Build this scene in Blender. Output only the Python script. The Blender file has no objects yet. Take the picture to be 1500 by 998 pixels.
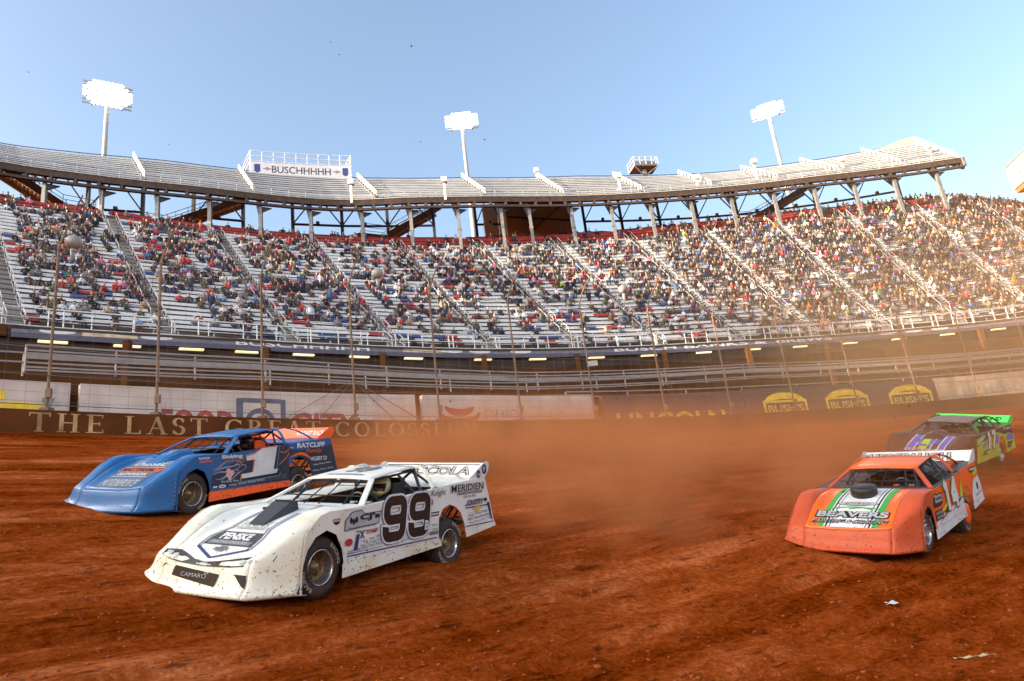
import bpy, bmesh, math, random
import numpy as np
from mathutils import Vector, Matrix
random.seed(7); rng = np.random.default_rng(11)
scn = bpy.context.scene
COL = scn.collection
R_ = math.radians
SUN_EL, SKYS, SUNE, EXPO = 14., .145, 5., 1.7
FILL_FLOODW = 20000.  # watts of each unseen tower added to lift the shaded areas
DUST1, DUST2 = .50, .034
# ------------------------------------------------------------------ helpers
def tag(o, label=None, cat=None, group=None, kind=None):
    if label: o['label'] = label
    if cat: o['category'] = cat
    if group: o['group'] = group
    if kind: o['kind'] = kind
    return o
def empty(name, loc=(0, 0, 0), label=None, cat=None, group=None, mat=None, parent=None):
    o = bpy.data.objects.new(name, None); COL.objects.link(o)
    o.empty_display_size = .2
    if mat is not None: o.matrix_world = mat
    else: o.location = loc
    if parent: o.parent = parent
    return tag(o, label, cat, group)
def link(name, me, parent=None):
    o = bpy.data.objects.new(name, me); COL.objects.link(o)
    if parent is not None: o.parent = parent
    return o
def mesh(name, V, F, mats, parent=None, smooth=False, mi=None, uv=None):
    me = bpy.data.meshes.new(name)
    me.from_pydata([tuple(map(float, v)) for v in V], [], [tuple(map(int, f)) for f in F])
    if not isinstance(mats, (list, tuple)): mats = [mats]
    for m in mats: me.materials.append(m)
    if mi is not None: me.polygons.foreach_set('material_index', np.asarray(mi, dtype=np.int32))
    if smooth: me.polygons.foreach_set('use_smooth', np.ones(len(F), dtype=bool))
    if uv is not None:
        ul = me.uv_layers.new(name='UVMap'); li = np.empty(len(me.loops), dtype=np.int32)
        me.loops.foreach_get('vertex_index', li)
        ul.data.foreach_set('uv', np.asarray(uv, dtype=np.float32)[li].ravel())
    me.update()
    return link(name, me, parent)
class MB:
    """collects shapes that belong to ONE mesh"""
    def __init__(s): s.V = []; s.F = []; s.I = []; s.mi = 0
    def add(s, V, F):
        n = len(s.V); s.V += [tuple(v) for v in V]
        s.F += [tuple(i + n for i in f) for f in F]; s.I += [s.mi] * len(F)
    def box(s, c, h, M=None):
        V = [Vector((c[0] + a * h[0], c[1] + b * h[1], c[2] + d * h[2])) for a in (-1, 1) for b in (-1, 1) for d in (-1, 1)]
        if M: V = [M @ v for v in V]
        s.add(V, [(0, 1, 3, 2), (4, 6, 7, 5), (0, 4, 5, 1), (2, 3, 7, 6), (0, 2, 6, 4), (1, 5, 7, 3)])
    def tube(s, pts, rad, n=6, cap=True):
        pts = [Vector(p) for p in pts]; m = len(pts)
        if not hasattr(rad, '__len__'): rad = [rad] * m
        V = []; up = None
        for i, p in enumerate(pts):
            d = (pts[min(i + 1, m - 1)] - pts[max(i - 1, 0)]); d.normalize()
            if up is None:
                up = Vector((0, 0, 1)) if abs(d.z) < .9 else Vector((1, 0, 0))
            a = d.cross(up)
            if a.length < 1e-4: a = d.cross(Vector((.3, .8, .1)))
            a.normalize(); b = a.cross(d); up = b
            for k in range(n):
                t = 2 * math.pi * k / n + math.pi / n
                V.append(p + a * math.cos(t) * rad[i] + b * math.sin(t) * rad[i])
        F = [(i * n + k, i * n + (k + 1) % n, (i + 1) * n + (k + 1) % n, (i + 1) * n + k) for i in range(m - 1) for k in range(n)]
        if cap: F += [tuple(range(n))[::-1], tuple((m - 1) * n + k for k in range(n))]
        s.add(V, F)
    def bar(s, a, b, w, h=None):
        """rectangular bar from a to b"""
        h = h or w; a = Vector(a); b = Vector(b); d = (b - a).normalized()
        up = Vector((0, 0, 1)) if abs(d.z) < .95 else Vector((0, 1, 0))
        x = d.cross(up).normalized(); y = x.cross(d)
        V = [p + x * i * w / 2 + y * j * h / 2 for p in (a, b) for i, j in ((-1, -1), (1, -1), (1, 1), (-1, 1))]
        s.add(V, [(3, 2, 1, 0), (4, 5, 6, 7), (0, 1, 5, 4), (1, 2, 6, 5), (2, 3, 7, 6), (3, 0, 4, 7)])
    def lathe(s, prof, M, n=32, close=False):
        """prof (r, h) about local z"""
        V = []; m = len(prof)
        for r, h in prof:
            for k in range(n):
                t = 2 * math.pi * k / n; V.append(M @ Vector((r * math.cos(t), r * math.sin(t), h)))
        F = [(i * n + k, i * n + (k + 1) % n, (i + 1) * n + (k + 1) % n, (i + 1) * n + k) for i in range(m - 1) for k in range(n)]
        if close: F += [((m - 1) * n + k, (m - 1) * n + (k + 1) % n, (k + 1) % n, k) for k in range(n)]
        s.add(V, F)
    def ball(s, c, r, n=8, m=5, M=None):
        V = []; c = Vector(c)
        if not hasattr(r, '__len__'): r = (r, r, r)
        V.append(Vector((0, 0, r[2])))
        for i in range(1, m):
            a = math.pi * i / m
            for k in range(n):
                t = 2 * math.pi * k / n; V.append(Vector((r[0] * math.sin(a) * math.cos(t), r[1] * math.sin(a) * math.sin(t), r[2] * math.cos(a))))
        V.append(Vector((0, 0, -r[2])))
        F = [(0, 1 + k, 1 + (k + 1) % n) for k in range(n)]
        F += [(1 + (i - 1) * n + k, 1 + i * n + k, 1 + i * n + (k + 1) % n, 1 + (i - 1) * n + (k + 1) % n) for i in range(1, m - 1) for k in range(n)]
        e = len(V) - 1; F += [(e, 1 + (m - 2) * n + (k + 1) % n, 1 + (m - 2) * n + k) for k in range(n)]
        s.add([c + (M @ v if M else v) for v in V], F)
    def build(s, name, mats, parent=None, smooth=False, uv=None):
        return mesh(name, s.V, s.F, mats, parent, smooth, s.I, uv)
# ------------------------------------------------------------------ materials
def nodes(m): return m.node_tree.nodes, m.node_tree.links
def mat(name, col, rough=.6, metal=0., var=.12, vs=3., bump=0., bs=40., mud=0., mudcol=(.17, .06, .025), emit=0., spec=.5, coat=0.):
    m = bpy.data.materials.new(name); m.use_nodes = True; N, L = nodes(m); b = N['Principled BSDF']
    b.inputs['Roughness'].default_value = rough; b.inputs['Metallic'].default_value = metal
    b.inputs['Specular IOR Level'].default_value = spec; b.inputs['Coat Weight'].default_value = coat
    b.inputs['Coat Roughness'].default_value = .15
    tc = N.new('ShaderNodeTexCoord')
    nz = N.new('ShaderNodeTexNoise'); nz.inputs['Scale'].default_value = vs; nz.inputs['Detail'].default_value = 5
    L.new(tc.outputs['Object'], nz.inputs['Vector'])
    mr = N.new('ShaderNodeMapRange'); mr.inputs[1].default_value = .3; mr.inputs[2].default_value = .7
    mr.inputs[3].default_value = 1 - var; mr.inputs[4].default_value = 1 + var
    L.new(nz.outputs['Fac'], mr.inputs[0])
    vm = N.new('ShaderNodeVectorMath'); vm.operation = 'SCALE'; vm.inputs[0].default_value = col[:3]
    L.new(mr.outputs[0], vm.inputs['Scale']); out = vm.outputs[0]
    if mud:
        n2 = N.new('ShaderNodeTexNoise'); n2.inputs['Scale'].default_value = 26; n2.inputs['Detail'].default_value = 3; n2.inputs['Roughness'].default_value = .65
        L.new(tc.outputs['Object'], n2.inputs['Vector'])
        n3 = N.new('ShaderNodeTexNoise'); n3.inputs['Scale'].default_value = 2.2; n3.inputs['Detail'].default_value = 4
        L.new(tc.outputs['Object'], n3.inputs['Vector'])
        sx = N.new('ShaderNodeSeparateXYZ'); L.new(tc.outputs['Object'], sx.inputs[0])
        lo = N.new('ShaderNodeMapRange'); lo.inputs[1].default_value = .1; lo.inputs[2].default_value = .75; lo.inputs[3].default_value = .07; lo.inputs[4].default_value = 0
        L.new(sx.outputs['Z'], lo.inputs[0])
        ad = N.new('ShaderNodeMath'); ad.operation = 'ADD'; L.new(n2.outputs['Fac'], ad.inputs[0]); L.new(lo.outputs[0], ad.inputs[1])
        sp = N.new('ShaderNodeMapRange'); sp.inputs[1].default_value = .66; sp.inputs[2].default_value = .69; sp.inputs[4].default_value = .9
        L.new(ad.outputs[0], sp.inputs[0])
        fl = N.new('ShaderNodeMapRange'); fl.inputs[1].default_value = .42; fl.inputs[2].default_value = .8; fl.inputs[4].default_value = mud
        L.new(n3.outputs['Fac'], fl.inputs[0])
        a2 = N.new('ShaderNodeMath'); a2.operation = 'MULTIPLY_ADD'; L.new(lo.outputs[0], a2.inputs[0]); a2.inputs[1].default_value = 2.6 * mud; L.new(fl.outputs[0], a2.inputs[2])
        mx = N.new('ShaderNodeMath'); mx.operation = 'MAXIMUM'; L.new(sp.outputs[0], mx.inputs[0]); L.new(a2.outputs[0], mx.inputs[1]); mx.use_clamp = True
        mc = N.new('ShaderNodeMix'); mc.data_type = 'RGBA'; L.new(a2.outputs[0], mc.inputs['Factor']); mc.clamp_factor = True; L.new(out, mc.inputs[6]); mc.inputs[7].default_value = (*mudcol, 1)
        md = N.new('ShaderNodeMix'); md.data_type = 'RGBA'; L.new(sp.outputs[0], md.inputs['Factor']); L.new(mc.outputs[2], md.inputs[6]); md.inputs[7].default_value = (.085, .030, .010, 1)
        out = md.outputs[2]; rr_ = N.new('ShaderNodeMapRange'); L.new(mx.outputs[0], rr_.inputs[0]); rr_.inputs[3].default_value = rough; rr_.inputs[4].default_value = .85; L.new(rr_.outputs[0], b.inputs['Roughness'])
    L.new(out, b.inputs['Base Color'])
    if bump:
        n4 = N.new('ShaderNodeTexNoise'); n4.inputs['Scale'].default_value = bs; n4.inputs['Detail'].default_value = 4
        L.new(tc.outputs['Object'], n4.inputs['Vector'])
        bp = N.new('ShaderNodeBump'); bp.inputs['Strength'].default_value = bump; bp.inputs['Distance'].default_value = .02
        L.new(n4.outputs['Fac'], bp.inputs['Height']); L.new(bp.outputs[0], b.inputs['Normal'])
    if emit:
        b.inputs['Emission Color'].default_value = (*col[:3], 1); b.inputs['Emission Strength'].default_value = emit
    return m
_mc = {}
def C(name, col, **k):
    if name not in _mc: _mc[name] = mat(name, col, **k)
    return _mc[name]
def srgb(r, g, b): return tuple(((c / 255) / 12.92 if c <= 10 else ((c / 255 + .055) / 1.055) ** 2.4) for c in (r, g, b))
STEEL = C('galvanised steel', (.36, .37, .38), rough=.45, metal=.35, var=.15)
ALU = C('aluminium plank', (.42, .43, .44), rough=.5, metal=.15, var=.12, vs=.6)
WSTEEL = C('white painted steel', (.62, .62, .60), rough=.5, var=.1)
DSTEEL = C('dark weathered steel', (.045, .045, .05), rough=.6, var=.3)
MSTEEL = C('grey painted column', (.17, .18, .19), rough=.55, var=.2)
CONC = C('stained concrete', (.27, .25, .235), rough=.85, var=.3, vs=.5, bump=.3, bs=8)
DCONC = C('dirt stained brown wall', (.085, .033, .011), rough=.95, var=.3, vs=.4, spec=.1)  # brown of dirt staining, mottled at random
# ------------------------------------------------------------------ the bowl frame (degrees about the turn's centre, metres out from the wall)
CX, CY, RW = 46., -38.94, 88.17
def P(th, off, z):
    t = R_(th); r = RW + off
    return Vector((CX + r * math.sin(t), CY + r * math.cos(t), z))
def I(xs, ys): return lambda t: float(np.interp(t, xs, ys))
offE = I([-120, -45, -39.5, -34, -28.8, -24.5, -16.8, -8, 12], [13, 12.3, 11.1, 10.5, 10.1, 9.5, 8.4, 8.4, 9])
zE = I([-45, -30, -20, 0], [13.7, 13.75, 13.85, 14.1])
offG = I([-120, -43.9, -40.6, -36, -32.4, -28, -24.3, -18.5, -12, -5.7, 2.1, 6.9, 26], [36, 35.3, 34, 33.4, 32.6, 31, 29.6, 27.3, 24.8, 22.9, 22.9, 27.6, 46])
ZG = 31.4
offH = I([-120, -44, -36.9, -32.5, -30.5, -27.9, -24, -19, -13.3, -5.6, 2.6], [37, 35.9, 32.7, 31.5, 30.6, 28.5, 26.6, 25.2, 23.6, 21.6, 20.9])
offI = I([-120, -43.7, -38, -34, -30, -24, -17.4, -9, 2.2, 3], [45, 43.4, 39.6, 38.2, 36.5, 33.4, 31.2, 30.4, 27.6, 27.6])
ZH, ZI = 34.8, 41.5
def smooth(f, w=2.5):
    return lambda t: (f(t - w) + f(t - w / 2) + f(t) + f(t + w / 2) + f(t + w)) / 5
offE, offG, offH, offI = [smooth(f, .7) for f in (offE, offG, offH, offI)]
def fr(a, b, st): 
    n = max(1, int(round((b - a) / st))); return [a + (b - a) * i / n for i in range(n + 1)]
def arc(mb, ths, prof, closed=True, cap=True):
    """sweep a profile [(off, z)] (numbers or functions of th) along the arc"""
    n = len(prof); V = []
    for t in ths:
        for o, z in prof: V.append(P(t, o(t) if callable(o) else o, z(t) if callable(z) else z))
    F = []
    for i in range(len(ths) - 1):
        for k in range(n if closed else n - 1):
            k2 = (k + 1) % n; F.append((i * n + k, i * n + k2, (i + 1) * n + k2, (i + 1) * n + k))
    if closed and cap: F += [tuple(range(n))[::-1], tuple((len(ths) - 1) * n + k for k in range(n))]
    mb.add(V, F)
def f_(v): return v if callable(v) else (lambda t: v)
def arcbox(mb, ths, o0, o1, z0, z1):
    arc(mb, ths, [(o0, z0), (o1, z0), (o1, z1), (o0, z1)])
def plus(f, d): 
    f = f_(f); return lambda t: f(t) + d
# ------------------------------------------------------------------ ground
def _h(ix, iy, s):
    v = np.sin(ix * 127.1 + iy * 311.7 + s * 74.7) * 43758.5453; return v - np.floor(v)
def vn(x, y, s=0):
    ix, iy = np.floor(x), np.floor(y); fx, fy = x - ix, y - iy
    fx = fx * fx * (3 - 2 * fx); fy = fy * fy * (3 - 2 * fy)
    a, b, c, d = _h(ix, iy, s), _h(ix + 1, iy, s), _h(ix, iy + 1, s), _h(ix + 1, iy + 1, s)
    return (a + (b - a) * fx) * (1 - fy) + (c + (d - c) * fx) * fy - .5
def gbase(th, off):
    p = np.interp(off, [-95, -34, -28, -26, -23.3, -20, -17.5, -15.3, -12, -8, -4, 0, 45, 62, 90, 4000], [-2.3, -2.1, -1.97, -1.8, -1.28, -.2, .6, 1.33, 2.35, 3.45, 4.6, 5.85, 5.85, 5.0, 0, 0])
    c = np.interp(th, [-60, -46, -42, -37, -27, -15, 0], [0, 0, .05, .42, .85, .9, .6])
    w = np.interp(off, [-45, -30, -24, -17, -2, 0], [0, .4, 1, .95, .1, 0])
    return p + c * w
def gdisp(th, off):
    u = np.radians(th) * RW; f = np.interp(off, [-30, -26, -1.5, -.2], [.4, 1, .8, .2])
    d = .16 * vn(u * .07, off * .35, 1) + .085 * vn(u * .16, off * 1.1, 2) + .05 * vn(u * .5, off * 2.6, 3) + .02 * vn(u * 1.6, off * 5, 4) + .018 * vn(u * 4, off * 7, 5)
    r = np.abs(vn(u * .06 + 40, off * .9 + .02 * u, 6)); d = d - .09 * np.exp(-(r / .045) ** 2) * (off < -19)
    return d * f
def ground(x, y):
    dx, dy = np.asarray(x) - CX, np.asarray(y) - CY
    th = np.degrees(np.arctan2(dx, dy)); off = np.hypot(dx, dy) - RW
    return gbase(th, off) + gdisp(th, off)
def build_ground():
    th = np.concatenate([np.arange(-180, -58, 2.), np.arange(-58, -18, .08), np.arange(-18, 10, .25), np.arange(10, 180.1, 2.)])
    off = np.concatenate([[-87.9, -70, -50, -40, -34], np.arange(-30, -27.5, .3), np.arange(-27.5, -12, .08), np.arange(-12, .5, .16), [1, 5, 20, 44, 52, 62, 90, 200, 800, 3900]])
    T, O = np.meshgrid(th, off, indexing='ij')
    Z = gbase(T, O) + gdisp(T, O) * (O < 1)
    r = RW + O; X = CX + r * np.sin(np.radians(T)); Y = CY + r * np.cos(np.radians(T))
    V = np.stack([X, Y, Z], -1).reshape(-1, 3).astype(np.float32); n, m = T.shape
    i, j = np.meshgrid(np.arange(n - 1), np.arange(m - 1), indexing='ij'); a = (i * m + j).ravel()
    F = np.stack([a, a + m, a + m + 1, a + 1], -1)[:, ::-1].astype(np.int32)
    me = bpy.data.meshes.new('dirt_track'); me.vertices.add(len(V)); me.vertices.foreach_set('co', V.ravel())
    me.loops.add(F.size); me.loops.foreach_set('vertex_index', F.ravel())
    me.polygons.add(len(F)); me.polygons.foreach_set('loop_start', np.arange(0, F.size, 4, dtype=np.int32)); me.polygons.foreach_set('loop_total', np.full(len(F), 4, dtype=np.int32))
    me.polygons.foreach_set('use_smooth', np.ones(len(F), dtype=bool))
    me.update(calc_edges=True); me.validate()
    uv = np.stack([np.radians(T) * RW, O], -1).reshape(-1, 2).astype(np.float32)
    ul = me.uv_layers.new(name='UVMap'); ul.data.foreach_set('uv', uv[F.ravel()].ravel())
    m_ = bpy.data.materials.new('red clay'); m_.use_nodes = True; N, L = nodes(m_); b = N['Principled BSDF']
    uvn = N.new('ShaderNodeUVMap'); uvn.uv_map = 'UVMap'
    def noise(sx, sy, sc, det=6, ro=.6):
        mp = N.new('ShaderNodeMapping'); mp.inputs['Scale'].default_value = (sx, sy, 1); L.new(uvn.outputs[0], mp.inputs[0])
        nz = N.new('ShaderNodeTexNoise'); nz.inputs['Scale'].default_value = sc; nz.inputs['Detail'].default_value = det; nz.inputs['Roughness'].default_value = ro
        L.new(mp.outputs[0], nz.inputs['Vector']); return nz.outputs['Fac']
    a = noise(.16, .45, .7); c = noise(.5, 1.2, 1.5); d = noise(.8, 1.3, 9, 8, .78); e = noise(.22, 1.5, 2.4, 7, .7); bnd = noise(.035, .9, 1.1, 3, .5); g = noise(1, 1.3, 30, 4, .7)
    def math_(op, x, y, z=None):
        k = N.new('ShaderNodeMath'); k.operation = op
        for i_, q in enumerate((x, y, z)):
            if q is None: continue
            if isinstance(q, (int, float)): k.inputs[i_].default_value = q
            else: L.new(q, k.inputs[i_])
        return k.outputs[0]
    s = math_('MULTIPLY', a, .32); s = math_('MULTIPLY_ADD', c, .20, s); s = math_('MULTIPLY_ADD', d, .33, s); s = math_('MULTIPLY_ADD', e, .16, s); s = math_('MULTIPLY_ADD', bnd, .20, math_('SUBTRACT', s, .105))
    cr = N.new('ShaderNodeValToRGB'); L.new(s, cr.inputs[0]); el = cr.color_ramp.elements
    el[0].position = .40; el[0].color = (.085, .0115, .0010, 1); el[1].position = .60; el[1].color = (.56, .165, .056, 1)
    q = el.new(.46); q.color = (.19, .030, .0027, 1); q = el.new(.53); q.color = (.33, .066, .0125, 1)
    mk = noise(.42, 2.4, 3.2, 4, .6); mk2 = noise(.9, 2.0, 22, 3, .6)
    def mrange(v, a0, a1, b0, b1):
        k = N.new('ShaderNodeMapRange'); L.new(v, k.inputs[0]); k.inputs[1].default_value, k.inputs[2].default_value, k.inputs[3].default_value, k.inputs[4].default_value = a0, a1, b0, b1; return k.outputs[0]
    f1 = math_('MULTIPLY', mrange(mk, .60, .66, 1, .50), mrange(mk2, .60, .68, 1, 1.5)); f1 = math_('MULTIPLY', f1, mrange(mk2, .32, .40, .55, 1))
    vs_ = N.new('ShaderNodeVectorMath'); vs_.operation = 'SCALE'; L.new(cr.outputs[0], vs_.inputs[0]); L.new(f1, vs_.inputs['Scale'])
    L.new(vs_.outputs[0], b.inputs['Base Color']); b.inputs['Specular IOR Level'].default_value = .06
    rr = N.new('ShaderNodeMapRange'); L.new(a, rr.inputs[0]); rr.inputs[3].default_value = .95; rr.inputs[4].default_value = .65; L.new(rr.outputs[0], b.inputs['Roughness'])
    h = math_('MULTIPLY_ADD', g, .25, math_('MULTIPLY', d, .8)); h = math_('MULTIPLY_ADD', e, .8, h); h = math_('MULTIPLY_ADD', mrange(mk, .57, .66, 1, 0), .45, h)
    bp = N.new('ShaderNodeBump'); bp.inputs['Strength'].default_value = 1.; bp.inputs['Distance'].default_value = .075
    df = N.new('ShaderNodeBsdfDiffuse'); df.inputs['Roughness'].default_value = .6; L.new(vs_.outputs[0], df.inputs['Color']); L.new(df.outputs[0], N['Material Output'].inputs['Surface'])
    L.new(h, bp.inputs['Height']); L.new(bp.outputs[0], df.inputs['Normal'])
    me.materials.append(m_)
    o = link('dirt_track', me); tag(o, 'red clay track surface banked up to the outside wall', 'track', kind='structure')
    return m_
CLAY = build_ground()
# ------------------------------------------------------------------ lettering
_tc = {}
def text_data(s, outline=0.):
    k = (s, outline)
    if k in _tc: return _tc[k]
    cu = bpy.data.curves.new('t', 'FONT'); cu.body = s; cu.resolution_u = 3; cu.offset = outline
    o = bpy.data.objects.new('t', cu); COL.objects.link(o)
    bpy.context.view_layer.update()
    me = o.evaluated_get(bpy.context.evaluated_depsgraph_get()).to_mesh()
    V = np.array([(v.co.x, v.co.y) for v in me.vertices]).reshape(-1, 2); F = [tuple(p.vertices) for p in me.polygons]
    o.evaluated_get(bpy.context.evaluated_depsgraph_get()).to_mesh_clear()
    bpy.data.objects.remove(o); bpy.data.curves.remove(cu)
    _tc[k] = (V, F); return _tc[k]
def text(mb, s, x, y, w, h, fn, outline=0., shear=0., bold=.012):
    """set string s in the box x, y, w, h of a flat design; fn maps (a, b) of the design to 3D"""
    V0, _ = text_data(s, bold); V, F = text_data(s, bold + outline)
    mn, mx = V0.min(0), V0.max(0); sc = np.array([w, h]) / np.maximum(mx - mn, 1e-6)
    Q = (V - mn) * sc; Q[:, 0] += shear * (Q[:, 1]) - shear * h / 2
    mb.add([fn(x + a, y + b) for a, b in Q], F)
def poly(mb, pts, fn):
    mb.add([fn(a, b) for a, b in pts], [tuple(range(len(pts)))])
def rect(mb, x, y, w, h, fn, sh=0., n=1):
    for i in range(n):
        a, b = x + w * i / n, x + w * (i + 1) / n
        poly(mb, [(a - sh * h / 2, y), (b - sh * h / 2, y), (b + sh * h / 2, y + h), (a + sh * h / 2, y + h)], fn)
def oval(mb, x, y, rx, ry, fn, n=20): poly(mb, [(x + rx * math.cos(2 * math.pi * i / n), y + ry * math.sin(2 * math.pi * i / n)) for i in range(n)], fn)
def ribbon(mb, pts, w, fn):
    pts = [Vector(p) for p in pts]; n = len(pts)
    if not hasattr(w, '__len__'): w = [w] * n
    Lr = []
    for i, p in enumerate(pts):
        d = (pts[min(i + 1, n - 1)] - pts[max(i - 1, 0)]).normalized(); q = Vector((-d.y, d.x)) * w[i] / 2
        Lr.append((p + q, p - q))
    for i in range(n - 1):
        poly(mb, [Lr[i][0], Lr[i + 1][0], Lr[i + 1][1], Lr[i][1]][::-1], fn)
def bez(p0, p1, p2, p3, n=12):
    o = []
    for i in range(n + 1):
        t = i / n; a, b, c, d = (1 - t) ** 3, 3 * t * (1 - t) ** 2, 3 * t * t * (1 - t), t ** 3
        o.append((a * p0[0] + b * p1[0] + c * p2[0] + d * p3[0], a * p0[1] + b * p1[1] + c * p2[1] + d * p3[1]))
    return o
def on_wall(th0, off, z0, lean=0.):
    """design x = metres along the wall to the right of th0, y = metres above z0"""
    z0 = f_(z0)
    def g(a, b):
        t = th0 + math.degrees(a / (RW + off)); return P(t, off + lean * b, z0(t) + b)
    return g
arclen = lambda a, b, off: R_(b - a) * (RW + off)
# serif capitals, drawn with thick stems and hairlines (unit height)
def serif(mb, s, x, y, h, gap, fn):
    T_, t_ = .15, .055
    def R(a, b, w, q): rect(mb, x + a * h, y + b * h, w * h, q * h, fn)
    def arcs(cx, cy, rx, ry, a0, a1, thick=True, n=14):
        pts = []; w = []
        for i in range(n + 1):
            a = R_(a0 + (a1 - a0) * i / n); pts.append((x + (cx + rx * math.cos(a)) * h, y + (cy + ry * math.sin(a)) * h))
            w.append((t_ + (T_ - t_) * abs(math.cos(a))) * h)
        ribbon(mb, pts, w, fn)
    def D(a, b, c, d, w): ribbon(mb, [(x + a * h, y + b * h), (x + c * h, y + d * h)], w * h, fn)
    for ch in s:
        wd = .7
        if ch == 'T': wd = .72; R(.285, .0, T_, .94); R(0, .94, .72, .06); R(0, .8, .05, .14); R(.67, .8, .05, .14); R(.2, 0, .32, .04)
        elif ch == 'H': wd = .82; R(.1, 0, T_, 1); R(.57, 0, T_, 1); R(.25, .48, .32, t_); [R(q, r, .33, .04) for q in (.01, .48) for r in (0, .96)]
        elif ch == 'E': wd = .66; R(.1, 0, T_, 1); R(.25, 0, .38, .06); R(.25, .94, .35, .06); R(.25, .48, .24, t_); R(.59, .0, .05, .2); R(.56, .82, .05, .18); R(.47, .4, .04, .2); R(0, 0, .1, .04); R(0, .96, .1, .04)
        elif ch == 'L': wd = .64; R(.1, 0, T_, 1); R(.25, 0, .36, .06); R(.57, 0, .05, .22); R(0, 0, .1, .04); R(0, .96, .35, .04)
        elif ch == 'A': wd = .8; D(.12, 0, .4, 1, t_); D(.4, 1, .68, 0, T_); R(.22, .32, .34, t_); R(0, 0, .26, .04); R(.54, 0, .3, .04)
        elif ch == 'S': wd = .56; arcs(.28, .74, .19, .22, 20, 250); arcs(.28, .27, .2, .24, 90, -160); R(.42, .72, .05, .22); R(.04, .06, .05, .22)
        elif ch in 'CG':
            wd = .8; arcs(.43, .5, .34, .47, 45, 315); R(.68, .7, .05, .24)
            if ch == 'G': R(.6, .05, T_ * .9, .38); R(.5, .42, .3, .04)
            else: R(.68, .06, .05, .2)
        elif ch == 'R': wd = .76; R(.1, 0, T_, 1); arcs(.3, .74, .24, .23, 90, -90); R(.25, .94, .08, .05); R(.25, .49, .08, .05); D(.36, .5, .66, 0, T_); R(0, 0, .34, .04); R(0, .96, .12, .04); R(.6, 0, .14, .04)
        elif ch == 'O': wd = .88; arcs(.44, .5, .35, .47, 0, 360, n=24)
        elif ch == 'U': wd = .8; R(.1, .3, T_, .7); R(.62, .3, t_, .7); arcs(.395, .32, .25, .29, 180, 360); R(0, .96, .34, .04); R(.5, .96, .28, .04)
        elif ch == 'M': wd = .96; R(.1, 0, t_, 1); R(.72, 0, T_, 1); D(.13, 1, .46, .04, T_); D(.46, .04, .78, 1, t_); R(.0, 0, .26, .04); R(.64, 0, .3, .04); R(0, .96, .16, .04); R(.8, .96, .14, .04)
        else: wd = .35
        x += (wd + gap) * h
    return x
# ------------------------------------------------------------------ outside wall
BROWN = C('dirt stained barrier', (.10, .032, .010), rough=.95, var=.35, vs=.7, bump=.3, bs=5, spec=.1)
TAN = C('faded cream letter paint', (.46, .28, .13), rough=.8, var=.35, vs=2., mud=.9, mudcol=(.12, .045, .016))
WHITEP = C('dusty white wall paint', (.60, .50, .43), rough=.75, var=.12, vs=1.2)
REDP = C('faded red sign paint', (.40, .075, .05), rough=.7, var=.2)
NAVYP = C('faded blue sign paint', (.12, .12, .17), rough=.7, var=.2)
YELP = C('dusty yellow sign paint', (.85, .58, .05), rough=.7, var=.2)
GREYP = C('grey sign paint', (.26, .24, .23), rough=.7, var=.2)
DBP = C('dark purple brown sign panel', (.125, .075, .065), rough=.8, var=.2)
mb = MB(); arcbox(mb, fr(-62, 12, .5), 0, .45, 4.6, 6.68)
bar_ = mb.build('retaining_barrier', BROWN)
tag(bar_, 'low brown dirt covered barrier with large cream serif lettering along the banking', 'barrier')
mb = MB(); fn = on_wall(-45.2, -.006, 5.92)
tot = arclen(-45.2, -33.0, 0); probe = serif(MB(), 'THE LAST GREAT COLOSSEUM', 0, 0, .66, .2, fn); k = tot / probe
serif(mb, 'THE LAST GREAT COLOSSEUM', 0, 0, .66, .2, lambda a, b: fn(a * k, b)); mb.build('lettering', TAN, bar_)
zC = I([-46, -40, -35, -28, -20, -7], [7.84, 8.0, 8.12, 8.25, 8.37, 8.3])
def wall_panel(th0, th1, m, label, dz=0., design=None):
    r = empty('wall_panel', P((th0 + th1) / 2, .7, 6.6), label, 'advertising wall', 'painted panels of the outside wall')
    inv = r.matrix_world.inverted() if False else Matrix.Translation(-r.location)
    mb = MB(); arcbox(mb, fr(th0, th1, .5), .7, 1.0, 6.2, plus(zC, dz)); o = mb.build('panel', m, r); o.matrix_parent_inverse = inv
    if design:
        for nm, mt, fun in design:
            mb = MB(); fun(mb, on_wall(th0, .692, 6.66)); o = mb.build(nm, mt, r); o.matrix_parent_inverse = inv
    return r
A_ = lambda a, b: arclen(a, b, .7)
wall_panel(-52, -44.35, WHITEP, 'white wall panel at the far left with a flat yellow block low down', design=[
    ('yellow_block', YELP, lambda m, f: (poly(m, [(A_(-52, -47), 0), (A_(-52, -45.0), 0), (A_(-52, -44.85), .42), (A_(-52, -47), .42)], f), poly(m, [(A_(-52, -47), .47), (A_(-52, -45.6), .47), (A_(-52, -45.6), .82), (A_(-52, -47), .82)], f))),
    ('grey_triangle', GREYP, lambda m, f: poly(m, [(A_(-52, -44.9), .5), (A_(-52, -44.75), .1), (A_(-52, -44.65), .62), (A_(-52, -44.9), .62)], f))])
L0 = -44.15
def red_words(m, f):
    a = A_(L0, -42.35); w = A_(-42.35, -40.55)
    text(m, 'FOOD', a, -.62, w, 1.06, f, bold=.03)
    text(m, 'CITY', A_(L0, -39.05), -.6, A_(-39.05, -37.0), 1.06, f, bold=.03, shear=.15)
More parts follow.
